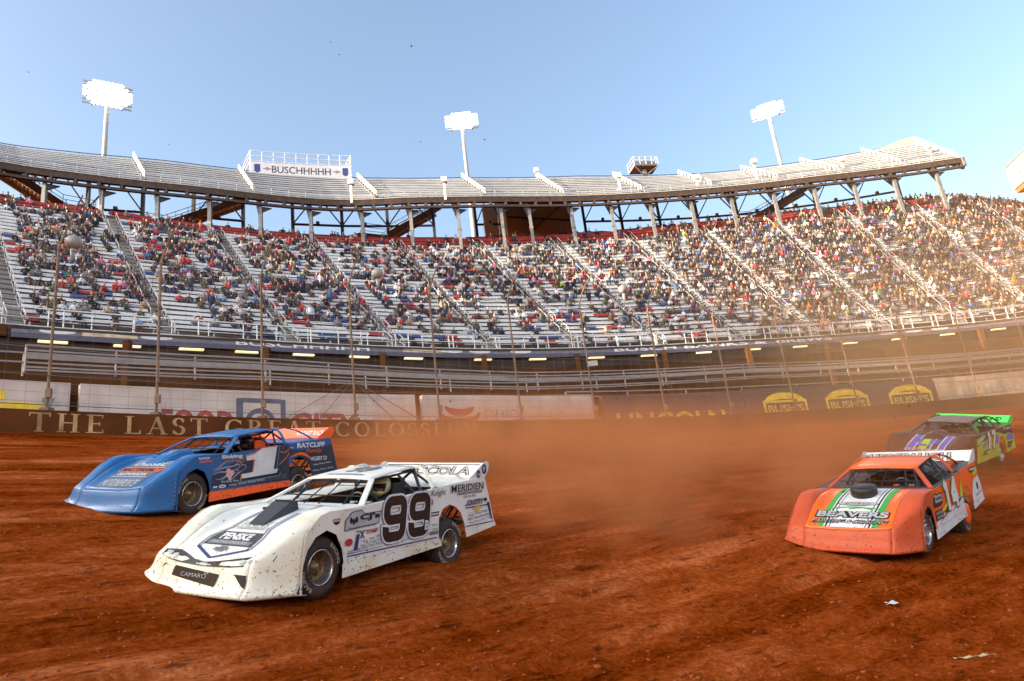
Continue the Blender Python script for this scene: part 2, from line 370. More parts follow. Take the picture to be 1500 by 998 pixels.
wall_panel(L0, -35.05, WHITEP, 'long white wall panel with half hidden red lettering and a blue square emblem', design=[
    ('red_lettering', REDP, red_words),
    ('blue_emblem', NAVYP, lambda m, f: (rect(m, A_(L0, -40.5), 0, .28, 1.0, f), rect(m, A_(L0, -40.5) + .28, .82, A_(-40.5, -39.15) - .5, .2, f), rect(m, A_(L0, -39.15) - .22, 0, .22, 1.0, f), ribbon(m, [(A_(L0, -39.85) + .55 * math.cos(R_(q)), -.05 + .55 * math.sin(R_(q))) for q in range(0, 181, 15)], .2, f)))])
def ohio(m, f):
    c = A_(-34.8, -33.5)
    ribbon(m, [(c + (.8 * math.cos(R_(q))), .95 + .36 * math.sin(R_(q))) for q in range(190, 351, 10)], [.12 + .26 * math.sin(R_(i / 16 * 180)) for i in range(17)], f)
    ribbon(m, [(c + 1.12 * math.cos(R_(q)), .62 + .52 * math.sin(R_(q))) for q in range(178, 363, 10)], [.1 + .3 * math.sin(R_(i / 18 * 180)) for i in range(19)], f)
wall_panel(-34.8, -28.15, WHITEP, 'white wall panel with a red curved emblem beside pale outlined lettering', design=[
    ('red_emblem', REDP, ohio),
    ('grey_lettering', GREYP, lambda m, f: (text(m, 'OHIO', A_(-34.8, -32.6), .32, 2.1, .42, f, bold=-.012), text(m, 'LOGISTICS', A_(-34.8, -33.0), -.62, 7.2, .85, f, bold=0)))])
def yel(m, f): text(m, 'LINCOLN', A_(-27.7, -27.2), -.62, A_(-27.2, -22.2), 1.1, f, bold=.02)
wall_panel(-27.7, -21.2, DBP, 'dark dusty wall panel with partly buried large yellow letters', dz=-.1, design=[('yellow_lettering', YELP, yel)])
def bush(m, f):
    for c0 in (-19.2, -16.1, -12.9):
        c = A_(-21.15, c0); hw = 1.45
        ribbon(m, [(c + hw * math.cos(R_(q)), .72 + .46 * math.sin(R_(q))) for q in range(0, 181, 15)], [.2 + .22 * math.sin(R_(i / 12 * 180)) for i in range(13)], f)
        rect(m, c - hw - .22, .05, .18, .85, f); rect(m, c + hw + .04, .05, .18, .85, f); rect(m, c - hw - .2, .74, 2 * hw + .4, .14, f)
        text(m, "BUSH'S", c - hw + .1, .1, 2 * hw - .2, .5, f, bold=.01)
wall_panel(-21.15, -11.6, DBP, 'dark dusty wall panel with three matching yellow arched food signs', design=[('yellow_signs', YELP, bush)])
def pine(m, f):
    c = A_(-11.5, -9.9)
    for dx, s in ((0, 1), (-.45, .7), (.4, .75)):
        for kk in range(3): poly(m, [(c + dx - (.36 - .08 * kk) * s, .15 + .3 * kk * s), (c + dx + (.36 - .08 * kk) * s, .15 + .3 * kk * s), (c + dx, .62 + .3 * kk * s)], f)
    text(m, 'MEADE', A_(-11.5, -9.2), .3, 3.6, .62, f, bold=.01)
wall_panel(-11.5, 10, C('dusty tan wall paint', (.42, .33, .25), rough=.8, var=.15), 'dusty tan wall panel with grey pine trees and block lettering', design=[('grey_marks', GREYP, pine)])
# ------------------------------------------------------------------ catch fence on the barrier
fence = empty('catch_fence', P(-30, .2, 6.68), 'tall steel cable safety fence of curved posts standing on the brown barrier', 'safety fence')
FI = Matrix.Translation(-fence.location)
FPOST = C('dusty fence post', (.20, .13, .085), spec=.2, rough=.8, var=.25)
CABLE = C('fence cable', (.16, .12, .10), rough=.6)
def fadd(mb, nm, m, par=fence, inv=FI):
    o = mb.build(nm, m, par); o.matrix_parent_inverse = inv; return o
posts = [-54.5, -51.8, -49.4, -47.2, -44.85, -42.55, -39.9, -37.2, -34.4, -31.35, -28.3, -25.2, -22.1, -19., -15.9, -12.8, -9.8, -6.8, -3.8, -.8, 2.2]
ztop = I([-47, -36, -26, -16, -8], [12.8, 13.4, 13.3, 12.5, 12.3])
for t in posts:
    mb = MB(); z1 = ztop(t); pts = [P(t, .22, 6.66), P(t, .22, z1)]
    for q in (15, 30, 45, 60, 72): pts.append(P(t + .25 * math.sin(R_(q)), .22 - 1.7 * (1 - math.cos(R_(q))) * 1.2, z1 + 1.7 * math.sin(R_(q))))
    mb.tube(pts[:2], .052, 8); mb.tube(pts[1:], [.048, .042, .038, .034, .03, .026], 6)
    mb.box(tuple(P(t, .22, 6.74)), (.16, .16, .06)); mb.box(tuple(P(t, .1, 7.3)), (.1, .05, .16))
    fadd(mb, 'post', FPOST)
zf = lambda h: (lambda t: 6.68 + (ztop(t) - 6.68) * h)
for i, h in enumerate((.03, .2, .36, .52, .68, .84, .98)):
    mb = MB(); arc(mb, fr(-54.5, 2, .7), [(.10, zf(h)), (.125, plus(zf(h), .012)), (.10, plus(zf(h), .03)), (.08, plus(zf(h), .012))]); fadd(mb, 'cable', CABLE)
mb = MB()
for t in fr(-54.5, 2, .42): mb.tube([P(t, .11, 6.75), P(t + .03, .11, ztop(t))], .005, 3, False)
for h in fr(.05, .97, .055): arc(mb, fr(-54.5, 2, 1.), [(.105, zf(h)), (.11, plus(zf(h), .008)), (.115, zf(h))])
fadd(mb, 'wire_mesh', CABLE)
# stays behind the long white panel
mb = MB()
for a, b in ((-38.2, -37.2), (-39.2, -37.2), (-35.8, -37.2), (-34.9, -37.2)): mb.tube([P(a, .6, 6.8), P(b, .3, 8.6)], .018, 4)
fadd(mb, 'stay_cable', CABLE)
GB = C('grey weatherproof housing', (.30, .28, .26), rough=.5, var=.2)
def ball_head(t, z, lab):
    mb = MB(); c = P(t, .25, z); mb.ball(c, (.30, .30, .27), 16, 10); mb.tube([c - Vector((0, 0, .3)), c - Vector((0, 0, .75))], [.11, .06], 8); mb.tube([c + Vector((0, 0, .24)), c + Vector((0, 0, .36))], [.05, .02], 6)
    tag(mb.build('loudspeaker', GB, smooth=True), lab, 'loudspeaker', 'round grey heads on the fence posts')
ball_head(-44.55, 13.25, 'round grey speaker head topping a fence post at the far left of the stands')
ball_head(-36.2, 14.1, 'round grey speaker head on the fence above the second car from left')
ball_head(-26.15, 14.65, 'round grey speaker head on the fence near the middle of the crowd')
ball_head(-15.95, 14.55, 'round grey speaker head on the fence toward the right, before the sunlit crowd')
mb = MB(); c = P(-28.3, -.25, 9.75); mb.box(tuple(c), (.26, .2, .15)); mb.bar(c, P(-28.3, .2, 9.9), .07)
tag(mb.build('floodlight', GB), 'small boxy floodlight bracketed to a fence post over the dust', 'floodlight')
mb.V = []
# ------------------------------------------------------------------ concourse behind the wall
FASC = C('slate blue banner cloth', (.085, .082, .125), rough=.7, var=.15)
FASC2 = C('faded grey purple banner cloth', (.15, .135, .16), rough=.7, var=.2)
st = empty('concourse', P(-25, 6, 8), 'open brown walkway under the stands with pipe handrails', 'walkway')
SI = Matrix.Translation(-st.location)
zF = plus(zC, -.25)
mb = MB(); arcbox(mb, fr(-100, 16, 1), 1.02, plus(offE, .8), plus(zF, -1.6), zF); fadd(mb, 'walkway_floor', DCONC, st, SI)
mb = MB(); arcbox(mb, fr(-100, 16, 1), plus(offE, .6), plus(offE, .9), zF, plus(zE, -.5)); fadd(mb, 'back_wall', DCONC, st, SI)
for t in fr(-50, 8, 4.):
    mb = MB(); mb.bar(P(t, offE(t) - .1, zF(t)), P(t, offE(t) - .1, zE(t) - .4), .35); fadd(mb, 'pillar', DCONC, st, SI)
RAIL = C('pipe handrail', (.30, .25, .22), rough=.45, metal=.2, var=.15)
def railing(a, b, o, z, hs, name='handrail', pitch=1.55, m=RAIL, par=st, inv=SI, pr=.045, thick=(), lw=.035):
    mb = MB(); z = f_(z); o = f_(o)
    for i, h in enumerate(hs):
        w = .11 if i in thick else lw
        arc(mb, fr(a, b, .6), [(o, plus(z, h - w)), (plus(o, .05), plus(z, h - w)), (plus(o, .05), plus(z, h + w)), (o, plus(z, h + w))])
    for t in fr(a, b, pitch): mb.tube([P(t, o(t) + .05, z(t) - .1), P(t, o(t) + .05, z(t) + max(hs))], pr, 6)
    return fadd(mb, name, m, par, inv)
zr = I([-46, -39, -30, -19.5, -6], [8.7, 9.05, 9.0, 9.5, 9.3])
railing(-45.1, 9, 2.4, zr, (0, .12, .55, .78, .98), thick=(2,), pitch=1.9)
railing(-48, 9, 5.5, plus(zr, .7), (.5, .9), pitch=3.1)
railing(-29, 9, 1.2, zF, (.25, .55), pitch=2.7)
# fascia banner: sloped top, upright front
ban = empty('fascia_banner', P(-25, offE(-25), 13.5), 'long slate blue banner band running below the front of the seating', 'banner')
BI = Matrix.Translation(-ban.location)
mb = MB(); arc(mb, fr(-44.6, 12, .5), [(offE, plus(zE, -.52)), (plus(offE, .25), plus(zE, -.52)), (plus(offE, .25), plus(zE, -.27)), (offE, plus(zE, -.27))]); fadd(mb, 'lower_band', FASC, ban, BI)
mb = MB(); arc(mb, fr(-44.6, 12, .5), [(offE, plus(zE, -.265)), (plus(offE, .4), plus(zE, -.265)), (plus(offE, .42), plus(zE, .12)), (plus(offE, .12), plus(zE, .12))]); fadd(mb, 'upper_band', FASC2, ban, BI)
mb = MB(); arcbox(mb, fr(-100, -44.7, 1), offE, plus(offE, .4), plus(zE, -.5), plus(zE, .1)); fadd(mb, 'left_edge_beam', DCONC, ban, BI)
def on_fascia(th0):
    def g(a, b):
        t = th0 + math.degrees(a / (RW + offE(th0))); return P(t, offE(t) - .012 + .30 * max(b, 0) , zE(t) - .265 + b)
    return g
WLET = C('white banner lettering', (.62, .60, .60), rough=.7, var=.1)
for a, b, s in ((-38.55, -33.9, 'BUSCHHHHH'), (-23.2, -18.1, 'BUSCH'), (-17.7, -14.2, 'BANKS &'), (-13.7, -10.6, 'BREWS')):
    if s == 'BUSCH': a, b = -23.3, -20.3
    if s == 'BANKS &': a, b = -19.9, -15.7
    if s == 'BREWS': a, b = -15.2, -12.2
    mb = MB(); text(mb, s, 0, .01, arclen(a, b, offE(a)), .34, on_fascia(a), bold=.02); fadd(mb, 'lettering', WLET, ban, BI)
for t in (-43.5, -40.9, -30.6, -29.4, -27.6, -9.2, -7.8, -6.4):
    mb = MB(); oval(mb, 0, .18, .8, .13, on_fascia(t)); fadd(mb, 'oval_mark', WLET, ban, BI)
TANB = C('beige banner patch', (.50, .38, .25), rough=.7, var=.3)
for a, b in ((-42.9, -41.4), (-32.6, -31.0)):
    mb = MB(); rect(mb, 0, .03, arclen(a, b, 10), .28, on_fascia(a)); fadd(mb, 'beige_patch', TANB, ban, BI)
LAMPM = C('fluorescent tube', (1, .80, .42), emit=.32, var=0)
LIGHTS = [-43.6, -41.7, -39.9, -38.2, -36.3, -34.3, -32.2, -29.3, -26.9, -24.2, -21.7, -19.0, -16.5, -14.0, -11.3, -8.7, -6.1, -3.4, -1.0, 1.2]
names = ['first', 'second', 'third', 'fourth', 'fifth', 'sixth', 'seventh', 'eighth', 'ninth', 'tenth', 'eleventh', 'twelfth', 'thirteenth', 'fourteenth', 'fifteenth', 'sixteenth', 'seventeenth', 'eighteenth', 'nineteenth', 'twentieth']
for i, t in enumerate(LIGHTS):
    mb = MB(); d = .36; o = plus(offE, -.06); arcbox(mb, [t - d, t, t + d], o, plus(o, .2), plus(zE, -.70), plus(zE, -.61)); r = mb.build('strip_light', LAMPM)
    tag(r, 'pale yellow strip light under the blue banner, %s from the left' % names[i], 'strip light', 'strip lights under the banner')
# ------------------------------------------------------------------ lower grandstand
NR = 30
AIS = [-48.4 + 4 * k for k in range(17)]
def row_oz(t, k):
    u = k / NR; u2 = u
    return offE(t) + 1.6 + (offG(t) - offE(t) - 1.6) * (u ** .97), zE(t) + .1 + (ZG - zE(t) - .1) * (u ** 1.03)
gs = empty('grandstand', P(-25, 12, 13.7), 'curved lower grandstand with white bench rows and a band of red seats at the top', 'grandstand')
GI = Matrix.Translation(-gs.location)
RISE = C('brown grandstand riser', (.075, .055, .045), rough=.85, var=.3, vs=.8)
ths = fr(-128, 26, 1.0); prof = [(offE, plus(zE, .1))]
for k in range(NR + 5):
    def oz(k):
        if k <= NR: return (lambda t: row_oz(t, k)[0]), (lambda t: row_oz(t, k)[1])
        return (lambda t: offG(t) + (k - NR) * .85), (lambda t: ZG + (k - NR) * .45)
    o0, z0 = oz(k); o1, z1 = oz(k + 1)
    prof += [(o0, z0 if k == 0 else z0), (o0, z1)]
    if k == 0: prof[1] = (o0, plus(zE, .1)); 
zT = ZG + 5 * .45; prof += [(plus(offG, 6), zT), (plus(offG, 6), zT - 3), (plus(offE, 1), plus(zE, -2))]
mb = MB(); arc(mb, ths, prof); fadd(mb, 'riser', RISE, gs, GI)
def seat_mat():
    m = mat('painted bench plank', (.6, .6, .6), rough=.5, var=.08); N, L = nodes(m); b = N['Principled BSDF']
    uvn = N.new('ShaderNodeUVMap'); uvn.uv_map = 'UVMap'; vmx = N.new('ShaderNodeVectorMath'); vmx.operation = 'FLOOR'; L.new(uvn.outputs[0], vmx.inputs[0])
    wn = N.new('ShaderNodeTexWhiteNoise'); wn.noise_dimensions = '2D'; L.new(vmx.outputs[0], wn.inputs['Vector'])
    nz = N.new('ShaderNodeTexNoise'); nz.inputs['Scale'].default_value = .11; L.new(uvn.outputs[0], nz.inputs['Vector'])
    # panels are red or blue only in some blocks of the stand
    blk = N.new('ShaderNodeMath'); blk.operation = 'GREATER_THAN'; blk.inputs[1].default_value = .50; L.new(nz.outputs['Fac'], blk.inputs[0])
    cr = N.new('ShaderNodeValToRGB'); cr.color_ramp.interpolation = 'CONSTANT'; e = cr.color_ramp.elements
    e[0].color = (.40, .035, .03, 1); e[1].position = .13; e[1].color = (.04, .085, .25, 1); q = e.new(.25); q.color = (.60, .60, .60, 1)
    L.new(wn.outputs['Value'], cr.inputs[0])
    mx = N.new('ShaderNodeMix'); mx.data_type = 'RGBA'; L.new(blk.outputs[0], mx.inputs['Factor']); mx.inputs[6].default_value = (.60, .60, .60, 1); L.new(cr.outputs[0], mx.inputs[7])
    L.new(mx.outputs[2], b.inputs['Base Color']); return m
SEAT = seat_mat(); REDS = C('red plastic seats', (.27, .020, .014), rough=.5, var=.2)
VR = (-50, 12)
for k in range(NR + 5):
    red = k >= NR - 2
    V = []; F = []; UV = []
    for s in range(len(AIS) - 1):
        a, b = AIS[s] + .26, AIS[s + 1] - .26
        tt = fr(a, b, .8)
        for part in (0, 1):
            base = len(V)
            for t in tt:
                if k < NR: o0, z0 = row_oz(t, k)
                else: o0, z0 = offG(t) + (k - NR) * .85, ZG + (k - NR) * .45
                zz = (row_oz(t, k + 1)[1] if k < NR else z0 + .45)
                # seat plank and its low back
                if part == 0: q = [(o0 + .20, zz + .39), (o0 + .46, zz + .39), (o0 + .46, zz + .44), (o0 + .20, zz + .44)]
                else: q = [(o0 + .53, zz + .66), (o0 + .57, zz + .66), (o0 + .58, zz + .84), (o0 + .54, zz + .84)]
                for o_, z_ in q: V.append(P(t, o_, z_)); UV.append((R_(t) * (RW + 15) / .95 + 1000, k + .5))
            for i in range(len(tt) - 1):
                for j in range(4): F.append((base + i * 4 + j, base + i * 4 + (j + 1) % 4, base + (i + 1) * 4 + (j + 1) % 4, base + (i + 1) * 4 + j))
            n = len(tt) - 1; F += [tuple(base + j for j in (3, 2, 1, 0)), tuple(base + n * 4 + j for j in range(4))]
        # legs
        for t in fr(a + .1, b - .1, 1.1):
            o0, z0 = row_oz(t, k) if k < NR else (offG(t) + (k - NR) * .85, ZG + (k - NR) * .45)
            zz = (row_oz(t, k + 1)[1] if k < NR else z0 + .45); base = len(V)
            p = [P(t + e_, o_, z_) for e_ in (-.02, .02) for o_, z_ in ((o0 + .3, zz - .02), (o0 + .4, zz - .02), (o0 + .4, zz + .42), (o0 + .3, zz + .42))]
            V += p; UV += [(0, 0)] * 8
            F += [(base, base + 1, base + 2, base + 3), (base + 7, base + 6, base + 5, base + 4), (base, base + 3, base + 7, base + 4), (base + 1, base + 5, base + 6, base + 2)]
    o = mesh('bench_row', V, F, REDS if red else SEAT, gs, uv=UV); o.matrix_parent_inverse = GI
    if red: o['label'] = 'red seat row'
for i, t in enumerate(AIS[1:-1]):
    stp = MB()
    for k in range(NR * 2 - 2):
        kk = k / 2; o0, z0 = row_oz(t, kk); o1, z1 = row_oz(t, kk + .5)
        stp.box(P(t, (o0 + o1) / 2 + .1, z1 - .1), (.5, .5, .22)) if False else arcbox(stp, [t - .24, t + .24], o0, o1 + .1, z0 - .1, z1 + .37)
    sobj = fadd(stp, 'aisle_stair', CONC, gs, GI)
    hr = MB(); m_ = C('worn stair rail', (.40, .39, .38), rough=.5, var=.15)
    for sgn in (-1, 1):
        tt = t + sgn * .23
        for k in range(0, NR - 2, 3):
            pts = [P(tt, row_oz(t, k + q)[0], row_oz(t, k + q)[1] + .2) for q in (0, 2)]
            up = Vector((0, 0, 1.0)); hr.tube([pts[0], pts[0] + up, pts[1] + up, pts[1]], .03, 5)
            hr.tube([pts[0] + up * .5, pts[1] + up * .5], .022, 4)
    h = hr.build('handrail', m_, sobj)
railing(-47, 11, plus(offE, .35), plus(zE, .15), (.1, .55, 1.05), 'front_rail', 1.1, WSTEEL, gs, GI, .035, lw=.022)
railing(-47, 11, plus(offE, 1.25), plus(zE, .3), (1.25,), 'front_rail', 1.9, WSTEEL, gs, GI, .045, lw=.02)
railing(-50, 24, plus(offG, 5.6), zT, (.45, 1.1), 'top_rail', 1.3, STEEL, gs, GI, .04)
# gangway gates: red signs on the aisle heads, as at the left aisle
# ------------------------------------------------------------------ upper deck
ud = empty('upper_deck', P(-25, 30, 30), 'raised grey upper deck of aluminium seating on tall steel columns', 'stand')
UI = Matrix.Translation(-ud.location)
R0, R1 = -128, 2.6
th_ud = fr(R0, R1, 1.0)
NRU = 10
def ud_oz(t, u): return offH(t) + .5 + (offI(t) - offH(t) - .5) * u, ZH + 1.1 + (ZI - ZH - 1.1) * u
for k in range(NRU):
    mb = MB(); f0 = lambda t, q=0., k=k: ud_oz(t, (k + q) / NRU)[0]; g0 = lambda t, q=0., k=k: ud_oz(t, (k + q) / NRU)[1]
    arcbox(mb, fr(-52, R1, .8), f0, lambda t: f0(t, .42), lambda t: g0(t) + .40, lambda t: g0(t) + .47)
    arcbox(mb, fr(-52, R1, .8), lambda t: f0(t, .45), lambda t: f0(t, .98), lambda t: g0(t) - .02, lambda t: g0(t) + .06)
    arcbox(mb, fr(-52, R1, .8), lambda t: f0(t, .42), lambda t: f0(t, .47), lambda t: g0(t) + .5, lambda t: g0(t) + .68)
    fadd(mb, 'bench_row', ALU, ud, UI)
prof = []
for k in range(NRU): prof += [((lambda t, k=k: ud_oz(t, k / NRU)[0]), (lambda t, k=k: ud_oz(t, k / NRU)[1] - .05)), ((lambda t, k=k: ud_oz(t, (k + 1) / NRU)[0]), (lambda t, k=k: ud_oz(t, k / NRU)[1] - .05))]
prof += [(offI, ZI + .35), (plus(offI, .15), ZI + .35), (plus(offI, .15), ZI - .5), (plus(offH, 1.2), ZH + .9)]
mb = MB(); arc(mb, th_ud, prof); fadd(mb, 'seating_deck', C('aluminium tread', (.26, .27, .28), rough=.6, metal=.1, var=.15), ud, UI)
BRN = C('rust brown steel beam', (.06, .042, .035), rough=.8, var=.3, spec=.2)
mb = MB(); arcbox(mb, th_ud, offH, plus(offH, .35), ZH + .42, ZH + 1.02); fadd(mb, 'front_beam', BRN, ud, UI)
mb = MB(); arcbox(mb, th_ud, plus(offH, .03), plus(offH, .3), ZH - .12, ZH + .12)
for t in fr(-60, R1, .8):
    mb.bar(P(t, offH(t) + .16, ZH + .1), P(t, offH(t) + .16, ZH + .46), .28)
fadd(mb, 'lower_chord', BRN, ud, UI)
mb = MB(); arcbox(mb, th_ud, plus(offH, -.05), plus(offH, .12), ZH + 1.03, ZH + 1.13); fadd(mb, 'edge_trim', C('pale edge trim', (.4, .38, .34), var=.2), ud, UI)
railing(-52, R1, plus(offH, .1), ZH + 1.1, (.4, .8), 'front_rail', .75, STEEL, ud, UI, .03)
railing(-52, R1, plus(offI, .1), ZI + .3, (.25,), 'back_rail', 2.2, DSTEEL, ud, UI, .04)
COLM = C('sun bleached column paint', (.15, .15, .15), rough=.6, var=.25)
cols = [-49.6, -47.2, -44.8, -42.5, -40.6, -38.6, -36.6, -34.5, -32.3, -30.0, -27.8, -25.5, -23.3, -21.8, -19.5, -17.3, -15.1, -12.8, -10.5, -8.1, -5.8, -3.5, -1.2, 1.2]
for t in cols:
    mb = MB(); o = offH(t) + .5
    w = .32
    mb.bar(P(t, o, 29.6), P(t, o, ZH - .1), w, w); mb.box(tuple(P(t, o, 32.4)), (w * .62, w * .62, .12))
    fadd(mb, 'front_column', COLM, ud, UI)
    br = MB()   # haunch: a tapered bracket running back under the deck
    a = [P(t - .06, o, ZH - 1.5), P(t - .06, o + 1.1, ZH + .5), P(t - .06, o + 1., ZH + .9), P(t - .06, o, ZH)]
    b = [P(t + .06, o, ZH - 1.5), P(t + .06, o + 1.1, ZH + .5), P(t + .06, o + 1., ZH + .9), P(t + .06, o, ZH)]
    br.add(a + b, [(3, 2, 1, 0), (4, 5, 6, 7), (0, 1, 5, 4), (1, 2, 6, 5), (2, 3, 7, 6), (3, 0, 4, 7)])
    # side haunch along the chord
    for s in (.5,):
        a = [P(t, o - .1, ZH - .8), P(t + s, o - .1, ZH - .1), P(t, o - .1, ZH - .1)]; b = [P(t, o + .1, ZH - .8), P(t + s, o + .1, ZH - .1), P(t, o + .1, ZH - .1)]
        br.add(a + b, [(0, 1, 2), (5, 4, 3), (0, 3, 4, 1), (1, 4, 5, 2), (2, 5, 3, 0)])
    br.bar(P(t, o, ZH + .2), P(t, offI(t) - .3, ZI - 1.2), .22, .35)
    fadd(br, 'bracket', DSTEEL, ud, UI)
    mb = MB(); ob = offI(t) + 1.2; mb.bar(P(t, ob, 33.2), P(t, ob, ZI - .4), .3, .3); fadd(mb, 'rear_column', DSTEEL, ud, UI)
for a, b in zip(cols, cols[1:]):
    if a in (-21.8, -19.5, -25.5, -38.6, -34.5): continue
    mb = MB(); o = lambda t: offI(t) + 1.2; m_ = (a + b) / 2
    zs = 36.6
    mb.bar(P(a, o(a), zs), P(b, o(b), zs), .14, .22); mb.bar(P(a, o(a), zs), P(m_, o(m_), ZI - 1.2), .12); mb.bar(P(b, o(b), zs), P(m_, o(m_), ZI - 1.2), .12)
    mb.box(tuple(P(m_, o(m_), zs + .25)), (.16, .16, .16)); fadd(mb, 'brace', DSTEEL, ud, UI)
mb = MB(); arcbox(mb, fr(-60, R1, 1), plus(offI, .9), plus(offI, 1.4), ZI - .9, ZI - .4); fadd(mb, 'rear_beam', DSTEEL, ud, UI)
# aisle stairs on the deck with pale hooped rails
CREAM = C('cream painted rail', (.62, .58, .50), rough=.5, var=.12)
for t in (-47.5, -43.8, -38.9, -34.6, -29.1, -23.8, -19.6, -15.2, -11.2, -7.4, -3.9, -.3):
    mb = MB()
    for k in range(9):
        p = [P(t - .22 + .0 * k, ud_oz(t, (k + q) / 9.)[0], ud_oz(t, (k + q) / 9.)[1] + .45) for q in (0, .75)]
        u = Vector((0, 0, .62)); mb.tube([p[0], p[0] + u, p[1] + u, p[1]], .075, 5)
    fadd(mb, 'aisle_rail', CREAM, ud, UI)
    mb = MB()
    for k in range(20):
        o0, z0 = ud_oz(t, k / 20); o1, z1 = ud_oz(t, (k + 1) / 20); arcbox(mb, [t - .3, t + .3], o0, o1, z0 + .1, z1 + .12)
    fadd(mb, 'aisle_stair', MSTEEL, ud, UI)
# right end: parapet screen rising to a peak
mb = MB(); t = R1
mb.bar(P(t, offH(t), ZH + 1), P(t, offI(t), ZI + .3), .12, .3)
V = [P(t + d, *q) for d in (-.03, .03) for q in ((offH(t), ZH + .9), (offI(t), ZI), (offI(t), ZI + 1.3), (offH(t) + 1, ZH + 2.5))]
mb.add(V, [(3, 2, 1, 0), (4, 5, 6, 7), (0, 1, 5, 4), (1, 2, 6, 5), (2, 3, 7, 6), (3, 0, 4, 7)])
GLS = mat('windscreen mesh cloth', (.55, .62, .72), rough=.4, var=.05); GLS.node_tree.nodes['Principled BSDF'].inputs['Alpha'].default_value = .35
fadd(mb, 'end_screen', GLS, ud, UI)
mb = MB(); arcbox(mb, fr(-2.2, R1, .4), offI, plus(offI, .2), ZI, I([-2.2, .6, 1.6, 2.6], [ZI + .35, ZI + .5, ZI + 1.1, ZI + 1.3])); fadd(mb, 'end_parapet', C('tan parapet', (.36, .31, .25), var=.15), ud, UI)
mb = MB(); t = R1 + .1; mb.bar(P(t, offH(t) + .3, ZH), P(t, offI(t), ZI - 1), .3, .5); mb.bar(P(t, offH(t), ZH), P(t, offH(t), ZH + 1), .3); fadd(mb, 'end_beam', COLM, ud, UI)
# ------------------------------------------------------------------ stairs to the upper deck
def staircase(t0, z0, t1, z1, o, m, lab, land=2.6):
    r = empty('staircase', P(t0, o, z0), lab, 'staircase', 'covered stairs up to the deck'); inv = Matrix.Translation(-r.location)
    n = 22; mb = MB()
    for sgn in (0, 1.7): mb.bar(P(t0, o + sgn, z0), P(t1, o + sgn, z1), .12, .75)
    fadd(mb, 'stringer', m, r, inv); mb = MB()
    for k in range(n):
        a = k / n; t = t0 + (t1 - t0) * a; z = z0 + (z1 - z0) * a; s = (t1 - t0) / n; arcbox(mb, sorted([t, t + s]), o + .08, o + 1.62, z + .1, z + .2)
    fadd(mb, 'tread', C('pale stair tread', (.35, .3, .22), var=.2), r, inv); mb = MB(); sg = -1 if t1 > t0 else 1
    tl = t0 + sg * math.degrees(land / (RW + o)); arcbox(mb, sorted([t0, tl]), o, o + 1.7, z0 - .35, z0); fadd(mb, 'landing', m, r, inv)
    mb = MB()
    for oo in (o, o + 1.7):
        for hh in (.7, 1.15): mb.tube([P(tl, oo, z0 + hh), P(t0, oo, z0 + hh), P(t1, oo, z1 + hh)], .035, 5)
        for a in fr(0, 1, .14): t = t0 + (t1 - t0) * a; z = z0 + (z1 - z0) * a; mb.tube([P(t, oo, z), P(t, oo, z + 1.15)], .03, 4)
        mb.tube([P(tl, oo, z0), P(tl, oo, z0 + 1.15)], .03, 4)
    fadd(mb, 'handrail', STEEL, r, inv); mb = MB(); mb.bar(P(tl, o + .8, 30), P(tl, o + .8, z0 - .3), .25); fadd(mb, 'support_post', DSTEEL, r, inv)
    # lower flight going the other way
    mb = MB(); tb = t0 + (tl - t0) * 3.2; mb.bar(P(tl, o + .1, z0 - .1), P(tb, o + .1, z0 - 2.4), .12, .6); mb.bar(P(tl, o + 1.6, z0 - .1), P(tb, o + 1.6, z0 - 2.4), .12, .6); fadd(mb, 'lower_flight', m, r, inv)
TBR = C('tan brown stair steel', (.20, .14, .085), rough=.7, var=.3)
staircase(-41.6, 35.4, -44.6, 39.2, 40.5, TBR, 'tan staircase descending under the deck at the far left')
staircase(-37.9, 34.6, -34.4, 39.3, 39.5, TBR, 'tan staircase rising right under the deck, left of the banner')
staircase(-27.9, 35.2, -25.0, 39.4, 36., TBR, 'tan staircase under the deck left of the concrete tower')
staircase(-7.4, 35.6, -3.4, 39.6, 31., MSTEEL, 'dark grey staircase under the deck toward its right end')
mb = MB(); arcbox(mb, fr(-22.0, -18.2, .4), 32, 36, 30, 39.6); tw = mb.build('access_tower', C('tan concrete tower', (.26, .175, .10), rough=.8, var=.2, vs=.4))
tag(tw, 'tan concrete access tower standing under the middle of the upper deck', 'tower')
mb = MB(); arcbox(mb, [-21.9, -18.3], 31.85, 31.99, 36.4, 36.6); mb.bar(P(-21.7, 31.9, 33), P(-18.4, 31.9, 38.8), .12); mb.bar(P(-20.6, 31.8, 33), P(-20.6, 31.8, 39), .3); mb.build('frame', BRN, tw)
mb = MB(); arcbox(mb, [-22.9, -22.1], 34, 34.3, 31, 39); o = mb.build('white_pier', C('warm white pier', (.75, .7, .6), var=.05), tw)  # pier in one plain warm white colour
# ------------------------------------------------------------------ banner on top of the deck
tb = empty('rooftop_banner', P(-31, offI(-31), ZI), 'white rooftop banner with grey lettering and blue shields below a railed platform', 'banner')
TI = Matrix.Translation(-tb.location); a, b = -34.3, -29.6
ob = lambda t: offI(t) - .15; zb = I([a, b], [41.45, 41.75])
mb = MB(); arcbox(mb, fr(a, b, .5), ob, plus(ob, .15), zb, plus(zb, 1.55)); fadd(mb, 'banner_sheet', C('white vinyl banner', (.62, .63, .66), var=.06), tb, TI)
BLT = C('dark grey print', (.07, .07, .10), var=.1); SHL = C('blue shield print', (.05, .06, .22), var=.1)
W_ = arclen(a, b, 38)
def onb(x, y):
    t = a + math.degrees(x / (RW + 38)); return P(t, ob(t) - .012, zb(t) + y)
mb = MB(); text(mb, 'BUSCHHHHH', 2.1, .35, W_ - 4.3, .85, onb, bold=.012); fadd(mb, 'lettering', BLT, tb, TI)
